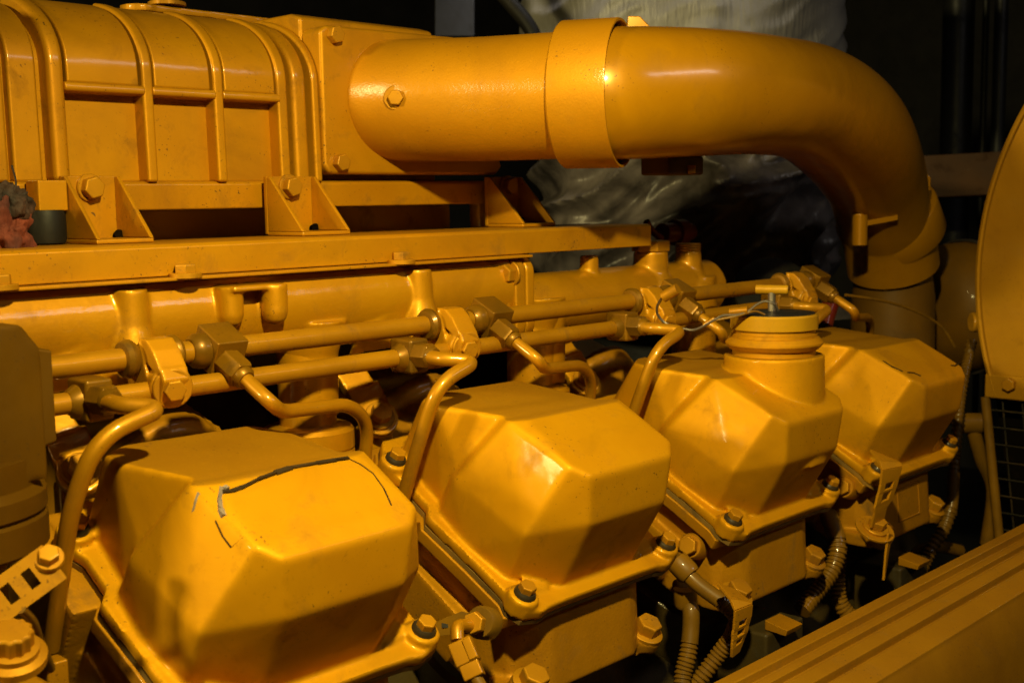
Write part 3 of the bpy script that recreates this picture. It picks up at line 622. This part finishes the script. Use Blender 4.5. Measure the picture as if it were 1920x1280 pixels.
rb = lambda i: .0522 + .0085*math.exp(-((i-44)/10)**2) + .003*max(0, min(1, (i-30)/30))
b = MB(); b.tube(pp, rb, 64); part(t3, 'bend', b, 'pipe')
for px, py, d_ in ((1200, 44, .975),):
    g = at(px, py, d=d_+.03); b = MB(); b.prism([g+AR*x+V((0, 0, z)) for x, z in ((-.011, -.012), (-.010, .006), (.0, .006), (.010, -.004), (.014, -.012))], _f*.010); part(t3, 'tab', b, 'pipe', .001)
g = at(1728, 335, d=1.42); b = MB(); b.hull([g+AR*x+V((0, 0, z))+_f*y for x, z in ((-.014, -.016), (-.012, .004), (.002, .010), (.011, .002), (.011, -.014)) for y in (0, .02)]); part(t3, 'tab', b, 'pipe', .0015)
g = at(1297, 296, d=1.03); b = MB(); b.box(g+V((.0, .02, -.006)), (.050, .03, .016)); part(t3, 'sensor_pad', b, 'rust', .002)
for px in (1265, 1320):
    g = at(px, 318, d=1.03); add_bolt(t3, g+V((0, .015, .004)), (0, 0, -1), .006, .007, .2)
# lower clamp
t = thing('hose_clamp', 'yellow band clamp with bolt lug round the lower end of the intake pipe', 'clamp', (.84, .18, .19))
o = at(1659, 394, d=1.485); a = (at(1688, 482, d=1.525)-at(1652, 390, d=1.485)).normalized()
b = MB(); b.lathe(o, a, [(.0540, 0), (.0600, .001), (.0615, .003), (.0615, .042), (.0600, .045), (.054, .046)], 56); part(t, 'band', b, 'pipe', 0, 50)
g = at(1612, 436, d=1.385); b = MB(); b.cyl(g+V((0, 0, .020)), g+V((0, 0, -.014)), .0085); part(t, 'lug', b, 'pipe')
b = MB(); e = at(1682, 408, d=1.392); s0 = at(1608, 422, d=1.385); b.hull([p+V((0, 0, z))+_f*y for p in (s0, e) for z in (-.003, .003) for y in (-.004, .02)]); part(t, 'strap', b, 'pipe', .001)
add_bolt(t, at(1610, 412, d=1.385), (0, 0, 1), .0075, .007, .2)
# turbocharger inlet
t = thing('turbo_housing', 'rounded turbocharger inlet housing with thin steel band behind the farthest cover', 'turbocharger', (.9, .2, .0))
o2 = at(1676, 480, d=1.525); b = MB(); b.lathe(o2, (0, 0, -1), [(.046, -.02), (.046, .02), (.050, .05), (.052, .18)], 44); part(t, 'inlet_neck', b, 'turbo_shaded')
o3 = at(1812, 575, d=1.66); ax3 = V((-.35, -.6, .02)).normalized()
ax3 = (AR*-.9 - _f*.45); ax3.z = 0; ax3.normalize()
b = MB(); b.lathe(o3, ax3, [(.088, -.10), (.089, -.005), (.088, .0), (.086, .03), (.074, .055), (.05, .072), (.01, .075)], 56); part(t, 'volute', b, 'turbo_shaded', 0, 40)
b = MB(); b.lathe(o3+ax3*.004, ax3, [(.0895, -.003), (.0915, -.002), (.0915, .004), (.0890, .005)], 56, cap=False); part(t, 'band', b, 'steel')

# ------------------------------------------------------------------ right side: round shroud, mesh guard, pipes
t = thing('round_shroud', 'big round yellow shroud plate cut off by the right edge', 'shroud', (.75, -.25, .1))
SX = .74
cz = V((SX, -.335, .155)); R_ = .365
b = MB(); ring = []
for j in range(41):
    a = -.36 + (PI*.72)*j/40; ring.append(V((SX, cz.y+R_*math.cos(a), cz.z+R_*math.sin(a))))
ring += [V((SX, cz.y-.25, cz.z+.2)), V((SX, cz.y-.25, ring[0].z))]
b.prism(ring, (.012, 0, 0)); part(t, 'plate', b, 'shroud', .0015)
b = MB(); rs = []
for j in range(41):
    a = -.36 + (PI*.72)*j/40; rs.append([V((SX+dx, cz.y+(R_+dr)*math.cos(a), cz.z+(R_+dr)*math.sin(a))) for dx, dr in ((.012, -.004), (.012, .004), (.030, .004), (.030, -.004))])
b.rings(rs); part(t, 'rim', b, 'rust', .001)
b = MB(); b.tube([V((SX-.001, cz.y+(R_-.003)*math.cos(-.36+PI*.72*j/60), cz.z+(R_-.003)*math.sin(-.36+PI*.72*j/60))) for j in range(61)], .0032, 8); part(t, 'lip', b, 'shroud')
g1, g2_ = at(1846, 700, X=SX-.004), at(2000, 712, X=SX-.004)
b = MB(); b.prism([V((SX-.004, g1.y, g1.z)), V((SX-.004, g2_.y-.1, g1.z)), V((SX-.004, g2_.y-.1, g1.z-.026)), V((SX-.004, g1.y, g1.z-.026))], (.004, 0, 0)); part(t, 'bottom_strip', b, 'shroud', .002)
g = at(1893, 720, X=SX-.005); add_bolt(t, g, (-1, 0, 0), .0075, .006, .3)
for px, py in ((1855, 388), (1824, 604)):
    g = at(px, py, X=SX+.02); b = MB(); b.lathe(g+V((.004, -.004, 0)), AR*-1, [(.011, -.016), (.011, .006), (.0095, .008)], 20); part(t, 'standoff', b, 'shroud', .0005)
t = thing('mesh_guard', 'dark wire mesh guard below the round shroud', 'guard', (SX, -.1, .0))
gz = g1.z-.028
b = MB(); b.prism([V((SX+.05, g1.y+.01, gz)), V((SX+.05, g1.y-.02, gz-.17)), V((SX+.05, -.6, gz-.17)), V((SX+.05, -.6, gz))], (.004, 0, 0)); part(t, 'backing', b, 'hole_shade')  # black sheet added behind the wires, the darkness put into its colour
for j in range(9):
    z = gz-.012-.0185*j
    b = MB(); b.cyl((SX+.004, g1.y-.002-.0025*j, z), (SX+.004, -.55, z), .0012, n=8); part(t, 'wire', b, 'guard')
for j in range(12):
    y = g1.y-.016-.021*j
    b = MB(); b.cyl((SX+.006, y, gz), (SX+.006, y-.02, gz-.17), .0012, n=8); part(t, 'wire', b, 'guard')
b = MB(); b.tube([V((SX, g1.y, gz+.002)), V((SX, g1.y-.022, gz-.17))], .005, 10); part(t, 'frame', b, 'conduit')
# hanging lever and brackets behind the mesh
t = thing('lever_arm', 'dark curved lever arm beside the mesh guard', 'lever', at(1820, 800, d=1.45))
b = MB(); g = at(1825, 793, d=1.42); b.lathe(g-AR*.02, AR, [(.012, 0), (.012, .028)], 20); part(t, 'pivot', b, 'conduit')
b = MB(); b.tube(spline([at(1822, 795, d=1.42), at(1840, 860, d=1.43), at(1862, 920, d=1.44), at(1850, 1020, d=1.45)], 8), .008, 10); part(t, 'arm', b, 'conduit')
# brown bar and panels in the dark
b = MB(); p, q_ = at(1725, 332, d=2.0), at(1925, 322, d=1.95); b.hull([k+V((0, 0, z))+_f*y for k in (p, q_) for z in (-.034, .034) for y in (0, .03)])
solo('cross_member', 'rusty brown cross bar behind the intake pipe at the right', 'bar', b, 'rust', .003)
for k, (x0, x1, d_) in enumerate(((1765, 1822, 2.3), (1838, 1850, 2.25), (1860, 1885, 2.2))):
    b = MB(); m_ = at((x0+x1)/2, 200, d=d_); b.lathe(m_-V((0, 0, .6)), (0, 0, 1), [((x1-x0)/2/FPX*d_, 0), ((x1-x0)/2/FPX*d_, 1.1)], 24)
    solo('dark_pipe', ['wide dark grey vertical pipe in the shadows at upper right', 'thin dark vertical pipe in the shadows at upper right', 'dark vertical pipe nearest the right edge in the shadows'][k], 'pipe', b, 'darksteel', group='vertical pipes in the shadows')

# ------------------------------------------------------------------ lagged exhaust behind
def lag(name, par, cxp, halfpx, d_, y0, y1, mat, amp, frq, seed):
    c = at(cxp, (y0+y1)/2, d=d_); r = halfpx/FPX*d_; zt = at(cxp, y0, d=d_-r).z; zb = at(cxp, y1, d=d_-r).z
    rs = []; nz = max(16, int((zt-zb)/.004)); NS = 260
    def ridge(x, y, k):
        return 1-2*abs(mnoise.noise(V((x, y, k))))
    for i in range(nz+1):
        z = zb+(zt-zb)*i/nz; ring = []
        for j in range(NS):
            a = 2*PI*j/NS; sx_ = math.cos(a)*r*frq; sy_ = math.sin(a)*r*frq; q = sx_-sy_
            wq = mnoise.noise(V((sx_*.7, sy_*.7, z*frq*.6+seed)))
            n_ = ridge(q*.35+wq*.8, z*frq*1.5-q*.45+wq, seed)*.75 + ridge(q*.9+wq, z*frq*3.1-q*1.1+wq*1.6, seed+4)*.35 + mnoise.noise(V((sx_*3, sy_*3, z*frq*5)))*.10
            k = 1+amp*(n_-.4)/r
            ring.append(V((c.x+math.cos(a)*r*k, c.y+math.sin(a)*r*k, z)))
        rs.append(ring)
    b = MB(); b.rings(rs); return part(par, name, b, mat, 0, 80)
t = thing('lagged_exhaust', 'exhaust trunk wrapped in silvery foil lagging behind the intake pipe', 'exhaust', at(1275, 300, d=1.9))
lag('upper_wrap', t, 1276, 298, 1.85, -160, 78, 'foil', .008, 10, 3)
lag('lower_wrap', t, 1290, 262, 1.75, 250, 620, 'cloth', .050, 9, 8)
b = MB(); c = at(1276, 160, d=1.85); b.cyl(c-V((0, 0, .5)), c+V((0, 0, .2)), .17); part(t, 'trunk', b, 'darksteel')
b = MB(); b.tube(spline([at(900, -60, d=1.6), at(955, 5, d=1.6), at(985, 40, d=1.6), at(1003, 75, d=1.6), at(1010, 140, d=1.6)], 8), .010, 14); solo('black_hose', 'black hose drooping past the foil lagging', 'hose', b, 'black')
b = MB(); b.hull([at(x, y, d=d_) for x, y in ((815, -60), (890, -60), (890, 70), (815, 70)) for d_ in (2.2, 2.3)]); solo('grey_panel', 'dim grey panel in the dark above the cast elbow', 'panel', b, 'darksteel', .003)
# red cap
t = thing('red_fitting', 'red painted hose fitting behind the far manifold caps', 'fitting', at(1260, 440, Y=.24))
g = at(1265, 436, Y=.24); b = MB(); b.lathe(g+V((-.022, 0, 0)), (1, 0, 0), [(.010, 0), (.0105, .020), (.0135, .021), (.0135, .036), (.009, .038), (.009, .05)], 24); part(t, 'body', b, 'red', 0)
b = MB(); b.tube(spline([at(1212, 415, Y=.235), at(1222, 432, Y=.235), at(1240, 447, Y=.235)], 6), .0035, 10); part(t, 'lever', b, 'red')
b = MB(); b.cyl(at(1545, 610, d=1.45), at(1560, 560, d=1.46), .010); solo('red_pipe', 'small red pipe glimpsed behind the farthest rocker cover', 'pipe', b, 'red')
# dark round drive behind filler cap
b = MB(); o = at(1450, 548, d=1.40); b.lathe(o, V((-.5, -.4, .5)), [(.03, -.03), (.046, -.02), (.046, .004), (.038, .008), (.02, .010)], 40); solo('dark_pulley', 'dark round disc behind the fuel rails near the foil lagging', 'disc', b, 'black', .002)

# ------------------------------------------------------------------ left edge: rag, rubber mount, square housing
t = thing('red_rag', 'crumpled red and black rag tucked in at the left edge', 'rag', at(15, 430, Y=.235))
def lump(par, name, c, rx, ry, rz, mat, seed, amp=.35):
    b = MB(); bmesh.ops.create_icosphere(b.bm, subdivisions=5, radius=1)
    for v in b.bm.verts:
        n_ = v.co.normalized(); k = 1+amp*mnoise.noise(n_*1.6+V((seed, 0, 0)))+amp*.6*abs(mnoise.noise(n_*4+V((0, seed, 0))))-amp*.9*abs(mnoise.noise(V((n_.x*2, n_.y*2, n_.z*.7+seed))))
        v.co = V(c)+V((n_.x*rx, n_.y*ry, n_.z*rz))*k
    return part(par, name, b, mat, 0, 180)
g = at(8, 436, Y=.235); lump(t, 'cloth', g, .0165, .017, .020, 'rag', 3.1, .5)
g = at(4, 388, Y=.236); lump(t, 'dark_fold', g, .0145, .015, .014, 'ragdark', 7.7, .5)
b = MB(); b.tube(spline([at(18, 372, Y=.225), at(30, 345, Y=.225), at(22, 310, Y=.225)], 6), .0006, 6); part(t, 'thread', b, 'ragdark')
g = at(85, 425, Y=.262); b = MB(); b.lathe(V((g.x, .262, .2205)), (0, 0, 1), [(.0125, 0), (.0132, .003), (.0132, .018), (.012, .0215)], 28); solo('rubber_mount', 'black rubber mount beside the left bracket', 'mount', b, 'black')
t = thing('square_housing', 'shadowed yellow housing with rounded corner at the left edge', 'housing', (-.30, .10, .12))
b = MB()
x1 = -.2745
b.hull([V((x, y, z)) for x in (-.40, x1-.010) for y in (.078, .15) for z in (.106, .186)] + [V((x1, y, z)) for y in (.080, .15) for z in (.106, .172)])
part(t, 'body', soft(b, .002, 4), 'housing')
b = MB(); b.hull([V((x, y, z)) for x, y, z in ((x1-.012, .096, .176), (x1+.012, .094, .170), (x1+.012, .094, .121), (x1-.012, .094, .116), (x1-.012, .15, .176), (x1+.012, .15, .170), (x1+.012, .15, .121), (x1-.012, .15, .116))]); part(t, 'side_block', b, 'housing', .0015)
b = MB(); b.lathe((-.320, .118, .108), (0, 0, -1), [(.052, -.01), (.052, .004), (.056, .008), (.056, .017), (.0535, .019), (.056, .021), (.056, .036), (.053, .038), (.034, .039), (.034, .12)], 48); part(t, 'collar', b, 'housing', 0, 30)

# slotted strap and big bolt at lower left (belongs to the next cylinder)
t = thing('slotted_bracket', 'small slotted bracket with bolt at the lower left corner', 'bracket', at(50, 1090, X=-.30))
def strap(par, pts, wdt, thk, slots, mat='conduit', up=None, name='strap'):
    # a flat strap along pts with rectangular slots left open
    n = len(pts)
    b = MB()
    for i in range(n-1):
        a, c = V(pts[i]), V(pts[i+1]); dd = (c-a).normalized(); s = up.cross(dd).normalized(); nn = dd.cross(s).normalized(); L_ = (c-a).length
        cuts = [0]+[q for sl in slots.get(i, ()) for q in sl]+[1]
        for k in range(0, len(cuts)-1):
            f0, f1 = cuts[k], cuts[k+1]
            segs = ((-wdt/2, wdt/2),) if k % 2 == 0 else ((-wdt/2, -wdt*.24), (wdt*.24, wdt/2))
            for s0, s1 in segs:
                b.prism([a+dd*L_*f+s*q-nn*thk/2 for f, q in ((f0, s0), (f0, s1), (f1, s1), (f1, s0))], nn*thk)
    bmesh.ops.remove_doubles(b.bm, verts=b.bm.verts, dist=1e-5)
    return part(par, name, b, mat)
strap(t, [at(102, 1052, X=-.292), at(-20, 1140, X=-.322)], .020, .0022, {0: ((.30, .44), (.62, .76))}, 'bolt', up=(CAM-at(50, 1090, X=-.3)).normalized())
add_bolt(t, at(92, 1048, X=-.2935), (CAM-at(50, 1090, X=-.3)).normalized()+V((0, 0, .7)), .0052, .005, .3, .0072)
t = thing('large_flange_bolt', 'large twelve point flange bolt at the lower left corner', 'bolt', at(25, 1195, X=-.318))
g = at(22, 1225, X=-.318); a = V((-.1, -.35, .93)).normalized(); b = MB(); b.lathe(g, a, [(.016, -.004), (.016, 0), (.0125, .0015), (.0125, .0045), (.0105, .005)], 36); part(t, 'washer', b, 'bolt')
b = MB(); b.rings([[g+a*h+(a.orthogonal().normalized()*math.cos(q)+a.cross(a.orthogonal().normalized())*math.sin(q))*r*(1 if j % 2 else .88) for j in range(24) for q in (2*PI*j/24,)] for r, h in ((.0100, .004), (.0100, .013), (.0088, .0142))]); part(t, 'head', b, 'bolt', .0004)
b = MB(); p0 = at(20, 1290, X=-.315); b.box(p0+V((-.01, .0, -.02)), (.07, .06, .03)); part(t, 'boss', b, 'head', .006)
t = thing('sensor_plug', 'small yellow wire plug at the bottom left edge', 'plug', at(100, 1262, X=-.27))
b = MB(); g = at(100, 1262, X=-.275); b.box(g, (.012, .012, .016)); part(t, 'body', b, 'line', .0012)
b = MB(); b.tube(spline([at(38, 1140, X=-.31), at(60, 1165, X=-.30), at(75, 1205, X=-.29), at(92, 1245, X=-.28), g], 6), .0026, 10); part(t, 'wire', b, 'conduit')

# ------------------------------------------------------------------ harness between the heads
def ribbed(path, r, pitch=.0031):
    path = [V(p) for p in path]; out = []; rad = []; acc = 0
    fine = spline(path, 60); keep = [fine[0]]; L_ = 0
    for a, c in zip(fine, fine[1:]):
        L_ += (c-a).length
        if L_ >= pitch/4: keep.append(c); L_ = 0
    b = MB(); b.tube(keep, lambda i: r*(1.0, 1.0, .84, .84)[i % 4], 14); return b
def p_(x, y, X, k=0): return at(x, y, X=X)
# plug between nearest and second heads
t = thing('injector_plug', 'yellow injector wire plug between the nearest and second heads', 'plug', at(872, 1210, d=.74))
b = MB(); b.tube(fil([at(888, 1172, d=.765), at(856, 1172, d=.75), at(858, 1200, d=.745)], .008), .0042, 12); part(t, 'wire_boot', b, 'line')
gd = (at(885, 1255, d=.735)-at(860, 1195, d=.742)).normalized(); c = at(871, 1222, d=.738); sx = gd.cross(_f).normalized(); fx = sx.cross(gd)
b = MB(); b.box(c, (.0150, .0115, .0150), (sx, fx, gd)); part(t, 'housing', b, 'line', .0012)
b = MB(); b.box(c+sx*.0045-fx*.005, (.0055, .003, .013), (sx, fx, gd)); part(t, 'latch', b, 'line', .0006)
b = MB(); b.box(c+gd*.0115, (.0125, .010, .010), (sx, fx, gd)); part(t, 'rear_shell', b, 'line', .001)
b = MB(); b.tube([c+gd*.014, c+gd*.05+AR*.006], .004, 10); part(t, 'wire', b, 'conduit')
t = thing('clip_plate', 'thin clip plate with bolt on the side of the second head', 'bracket', at(850, 1168, d=.78))
b = MB(); nrm = (CAM-at(850, 1165, d=.78)).normalized()+V((-.4, .2, 0)); nrm.normalize()
b.hull([at(x, y, d=.778)+nrm*z for x, y in ((806, 1172), (812, 1192), (845, 1190), (905, 1185), (912, 1160), (868, 1145), (835, 1158)) for z in (0, .002)]); part(t, 'plate', b, 'conduit', .0005)
b = MB(); b.cyl(at(834, 1170, d=.776), at(834, 1170, d=.779), .0028, n=4); part(t, 'slot', b, 'black')
b = MB(); g = at(900, 1166, d=.772); nb_ = (CAM-g).normalized()+V((-.35, .3, .1)); nb_.normalize(); b.lathe(g, nb_, [(.0105, -.012), (.0105, -.001), (.0092, .001)], 24); bs = part(t, 'boss', b, 'conduit')
add_bolt(t, at(893, 1168, d=.765), nb_, .0072, .0062, .3)
def boss_bolt(label, px, py, d_):
    t = thing('side_bolt', label, 'bolt', at(px, py, d=d_)); g = at(px, py, d=d_); a = (CAM-g).normalized()+V((-.35, .3, .1)); a.normalize()
    b = MB(); b.lathe(g, a, [(.0105, -.02), (.0105, -.001), (.0092, .0008)], 24); part(t, 'boss', b, 'head')
    add_bolt(t, g+a*.0008, a, .0078, .0062, .35)
boss_bolt('round bossed bolt on the side of the filler neck head', 1294, 1023, .985)
boss_bolt('round bossed bolt on the side of the farthest head', 1582, 913, 1.15)
# conduit branches right of second head
t = thing('wire_conduit', 'ribbed wire conduit with clip strap right of the second head', 'conduit', at(1340, 1130, d=.95))
z1 = lambda x, y, d_: at(1240+x/2.667, 800+y/2.667, d=d_)
b = MB(); b.tube(spline([z1(75, 665, .97), z1(105, 700, .955), z1(130, 735, .95), z1(200, 800, .945), z1(300, 870, .94)], 6), lambda i: .0068 if i < 12 else .0062, 14); part(t, 'sleeve', b, 'conduit')
b = MB(); g = z1(110, 705, .952); b.lathe(g-(z1(200, 800, .945)-g).normalized()*.008, z1(200, 800, .945)-g, [(.0085, 0), (.0095, .003), (.0095, .013), (.0085, .016)], 20); part(t, 'boot', b, 'conduit')
b = ribbed([z1(290, 862, .94), z1(350, 915, .94), z1(378, 960, .945), z1(355, 1040, .955), z1(290, 1130, .96), z1(215, 1230, .96), z1(150, 1320, .96)], .0068); part(t, 'ribbed_hose', b, 'conduit')
t = thing('vertical_conduit', 'vertical ribbed conduit against the dark liner at bottom centre', 'conduit', at(1290, 1200, d=.97))
b = MB(); b.tube(spline([z1(95, 780, .985), z1(110, 850, .975), z1(135, 890, .97), z1(148, 920, .965), z1(148, 1000, .963), z1(142, 1080, .96)], 6), .0068, 14); part(t, 'sleeve', b, 'conduit')
b = ribbed([z1(142, 1075, .96), z1(130, 1150, .957), z1(110, 1230, .955), z1(100, 1330, .95)], .0072); part(t, 'ribbed_hose', b, 'conduit')
b = MB(); g = z1(120, 870, .972); b.lathe(g+V((0, 0, .01)), (0, 0, -1), [(.0095, 0), (.0095, .012), (.008, .015)], 18); part(t, 'cuff', b, 'conduit')
t = thing('curved_conduit', 'ribbed conduit curving down right of the filler neck head', 'conduit', at(1570, 1050, d=1.13))
b = MB(); b.tube(spline([z1(835, 440, 1.16), z1(855, 490, 1.15), z1(880, 570, 1.14)], 6), .0085, 14); part(t, 'sleeve', b, 'conduit')
b = ribbed([z1(878, 560, 1.14), z1(882, 620, 1.135), z1(850, 720, 1.13), z1(760, 840, 1.12), z1(700, 920, 1.11)], .0085, .0036); part(t, 'ribbed_hose', b, 'conduit')
b = ribbed([z1(905, 520, 1.18), z1(885, 640, 1.18), z1(880, 800, 1.18), z1(900, 890, 1.18), z1(960, 960, 1.18)], .0080, .0036)
solo('rear_conduit', 'dim ribbed conduit behind the curved one', 'conduit', b, 'conduit')
t = thing('tall_conduit', 'tall thin ribbed conduit beside the farthest cover, falling past the shroud', 'conduit', at(1780, 800, d=1.33))
b = ribbed([at(1822, 640, d=1.42), at(1805, 720, d=1.40), at(1797, 780, d=1.38), at(1791, 850, d=1.36), at(1788, 890, d=1.355)], .0062, .004); part(t, 'ribbed_hose', b, 'conduit')
b = MB(); b.tube(spline([at(1788, 885, d=1.355), at(1786, 930, d=1.35), at(1782, 965, d=1.345)], 5), .0068, 12); part(t, 'sleeve', b, 'conduit')
b = ribbed([at(1783, 950, d=1.345), at(1770, 990, d=1.34), at(1745, 1030, d=1.335), at(1725, 1075, d=1.33)], .0075, .004); part(t, 'ribbed_hose', b, 'conduit')
b = MB(); b.tube(spline([at(1718, 1078, d=1.34), at(1714, 1050, d=1.35), at(1728, 1030, d=1.36), at(1760, 1024, d=1.38), at(1800, 1032, d=1.4)], 8), .007, 12); solo('looped_cable', 'dark looped cable low beside the long beam', 'cable', b, 'conduit')
b = MB(); b.tube(spline([at(1585, 553, d=1.3), at(1660, 565, d=1.33), at(1720, 585, d=1.36), at(1765, 612, d=1.38), at(1790, 650, d=1.39)], 10), .0016, 8); solo('thin_cable', 'thin cable arching over the farthest rocker cover', 'cable', b, 'conduit')

# clip straps on heads 3 and 4
def strip(par, name, secs, thk, slots=(), mat='bolt'):
    """flat bent strap through cross-sections (centre pixel, half-width pixel vector, distance); slotted segments keep two side bars"""
    b = MB()
    S_ = [(at(x, y, d=d_), AR*(wx/FPX*d_) + AD*(wy/FPX*d_) + _f*wz) for x, y, wx, wy, wz, d_ in secs]
    for i in range(len(S_)-1):
        (a, wa), (c, wc) = S_[i], S_[i+1]; n_ = (c-a).cross(wa).normalized()*thk
        bars = ((-1, 1),) if i not in slots else ((-1, -.45), (.45, 1))
        for s0, s1 in bars: b.hull([p+w*q+n_*k for p, w in ((a, wa), (c, wc)) for q in (s0, s1) for k in (-.5, .5)])
    return part(par, name, b, mat, .0003)
t = thing('clip_strap', 'slotted clip strap hanging from the filler neck head', 'bracket', at(1385, 1170, d=.9))
strip(t, 'strap', [(1362, 1100, 20, 10, .008, .925), (1386, 1124, 20, 4, .006, .902), (1394, 1138, 19, -3, .006, .897), (1392, 1160, 19, -5, .006, .899), (1390, 1172, 18, -5, .006, .900), (1388, 1178, 18, -5, .006, .9005), (1387, 1190, 17, -5, .006, .901), (1385, 1196, 16, -5, .006, .9015), (1383, 1206, 14, -5, .006, .902), (1378, 1226, 9, -3, .004, .903)], .002, (3, 5, 7))
t = thing('clip_strap', 'slotted clip strap on the farthest head, hanging from the cover bolt', 'bracket', at(1655, 940, d=1.09))
strip(t, 'strap', [(1650, 852, 25, 10, .010, 1.0860), (1668, 866, 25, 3, .008, 1.0700), (1672, 878, 24, -2, .008, 1.0660), (1667, 903, 22, -3, .008, 1.0680), (1664, 916, 22, -4, .008, 1.0690), (1662, 921, 22, -4, .008, 1.0695), (1657, 938, 21, -5, .008, 1.0700), (1655, 944, 21, -5, .008, 1.0705), (1650, 957, 15, -4, .006, 1.0710), (1643, 985, 14, -2, .005, 1.0760)], .0022, (3, 5))
nrm = V((-.15, -.45, .9)).normalized(); g = at(1640, 992, d=1.082)
b = MB(); b.lathe(g-nrm*.001, nrm, [(.0175, 0), (.0175, .0022)], 28); part(t, 'tab', b, 'bolt', .0004)
add_bolt(t, g+nrm*.0015, nrm, .0082, .0078, .3, .0115)
strip(t, 'tail', [(1668, 1000, 6, 2, .004, 1.074), (1662, 1040, 4, 0, .003, 1.074), (1657, 1086, 3, 0, .003, 1.076)], .002)
# raised pad on farthest head face
t = thing('face_pad', 'faint raised rectangular pad on the front of the farthest head', 'plate', at(1716, 930, Y=-.008))
fd = V((0, -.0057, -.064)).normalized(); fn = V((0, -.064, .0057)).normalized(); g = V((.48+.080, .0177-.0057*.52, -.022-.064*.52)); b = MB()
for dx, dz, sx_, sz_ in ((0, .016, .044, .0012), (0, -.016, .044, .0012), (-.022, 0, .0012, .033), (.022, 0, .0012, .033)):
    b.box(g+V((dx, 0, 0))-fd*dz, (sx_, .0016, sz_), (V((1, 0, 0)), fn, fd))
part(t, 'outline', b, 'head', .0003)

# ------------------------------------------------------------------ long foreground beam
t = thing('foreground_beam', 'long ribbed yellow beam crossing the lower right corner', 'beam', (.4, -.13, -.12))
def yz(px, z):        # where the photographed edge meets the height z
    r = AR*((px-960)/FPX) + AD*((1280-640)/FPX) + _f; tt = (z-CAM.z)/r.z; return ((CAM + r*tt).y, z)
Z0 = -.064
e0, e1, e2, e3, e4 = yz(1334, Z0), yz(1386, Z0), yz(1441, Z0-.001), yz(1523, Z0-.007), yz(1640, Z0-.016)
pr = [(e0[0], -.20), e0, e1, (e1[0]-.0006, e1[1]+.0040), (e1[0]-.0030, e1[1]+.0040), (e1[0]-.0038, e1[1]-.0020), e2, (e2[0]-.0004, e2[1]-.0050), (e2[0]-.0030, e2[1]-.0052), (e2[0]-.0034, e2[1]-.0036), e3, (e3[0]-.0004, e3[1]-.0060), (e3[0]-.0030, e3[1]-.0062), (e3[0]-.0034, e3[1]-.0040), e4, (e4[0]-.0010, e4[1]-.004), (e4[0]-.016, e4[1]-.030), (e4[0]-.020, -.20)]
b = MB(); b.prism([V((-.35, y, z)) for y, z in pr], (1.06, 0, 0)); part(t, 'profile', b, 'beam', .0012)
# ------------------------------------------------------------------ things low in the gap
b = MB()
for k, x0 in enumerate((.24, .48)):
    g = V((x0+.075, .004, -.112)); t = thing('foot_lug', ['small pale lug under the filler neck head', 'small pale lug under the farthest head'][k], 'lug', g, 'lugs under the heads')
    b = MB(); b.hull([g+V((dx, dy, dz)) for dx in (-.012, .012) for dy, dz in ((-.010, .0), (.012, .004), (.012, -.004), (-.008, -.005))]); part(t, 'tab', b, 'head', .0008)
    b = MB(); b.box(g+V((.01, .03, -.05)), (.06, .05, .09)); part(t, 'stem', b, 'block', .003)
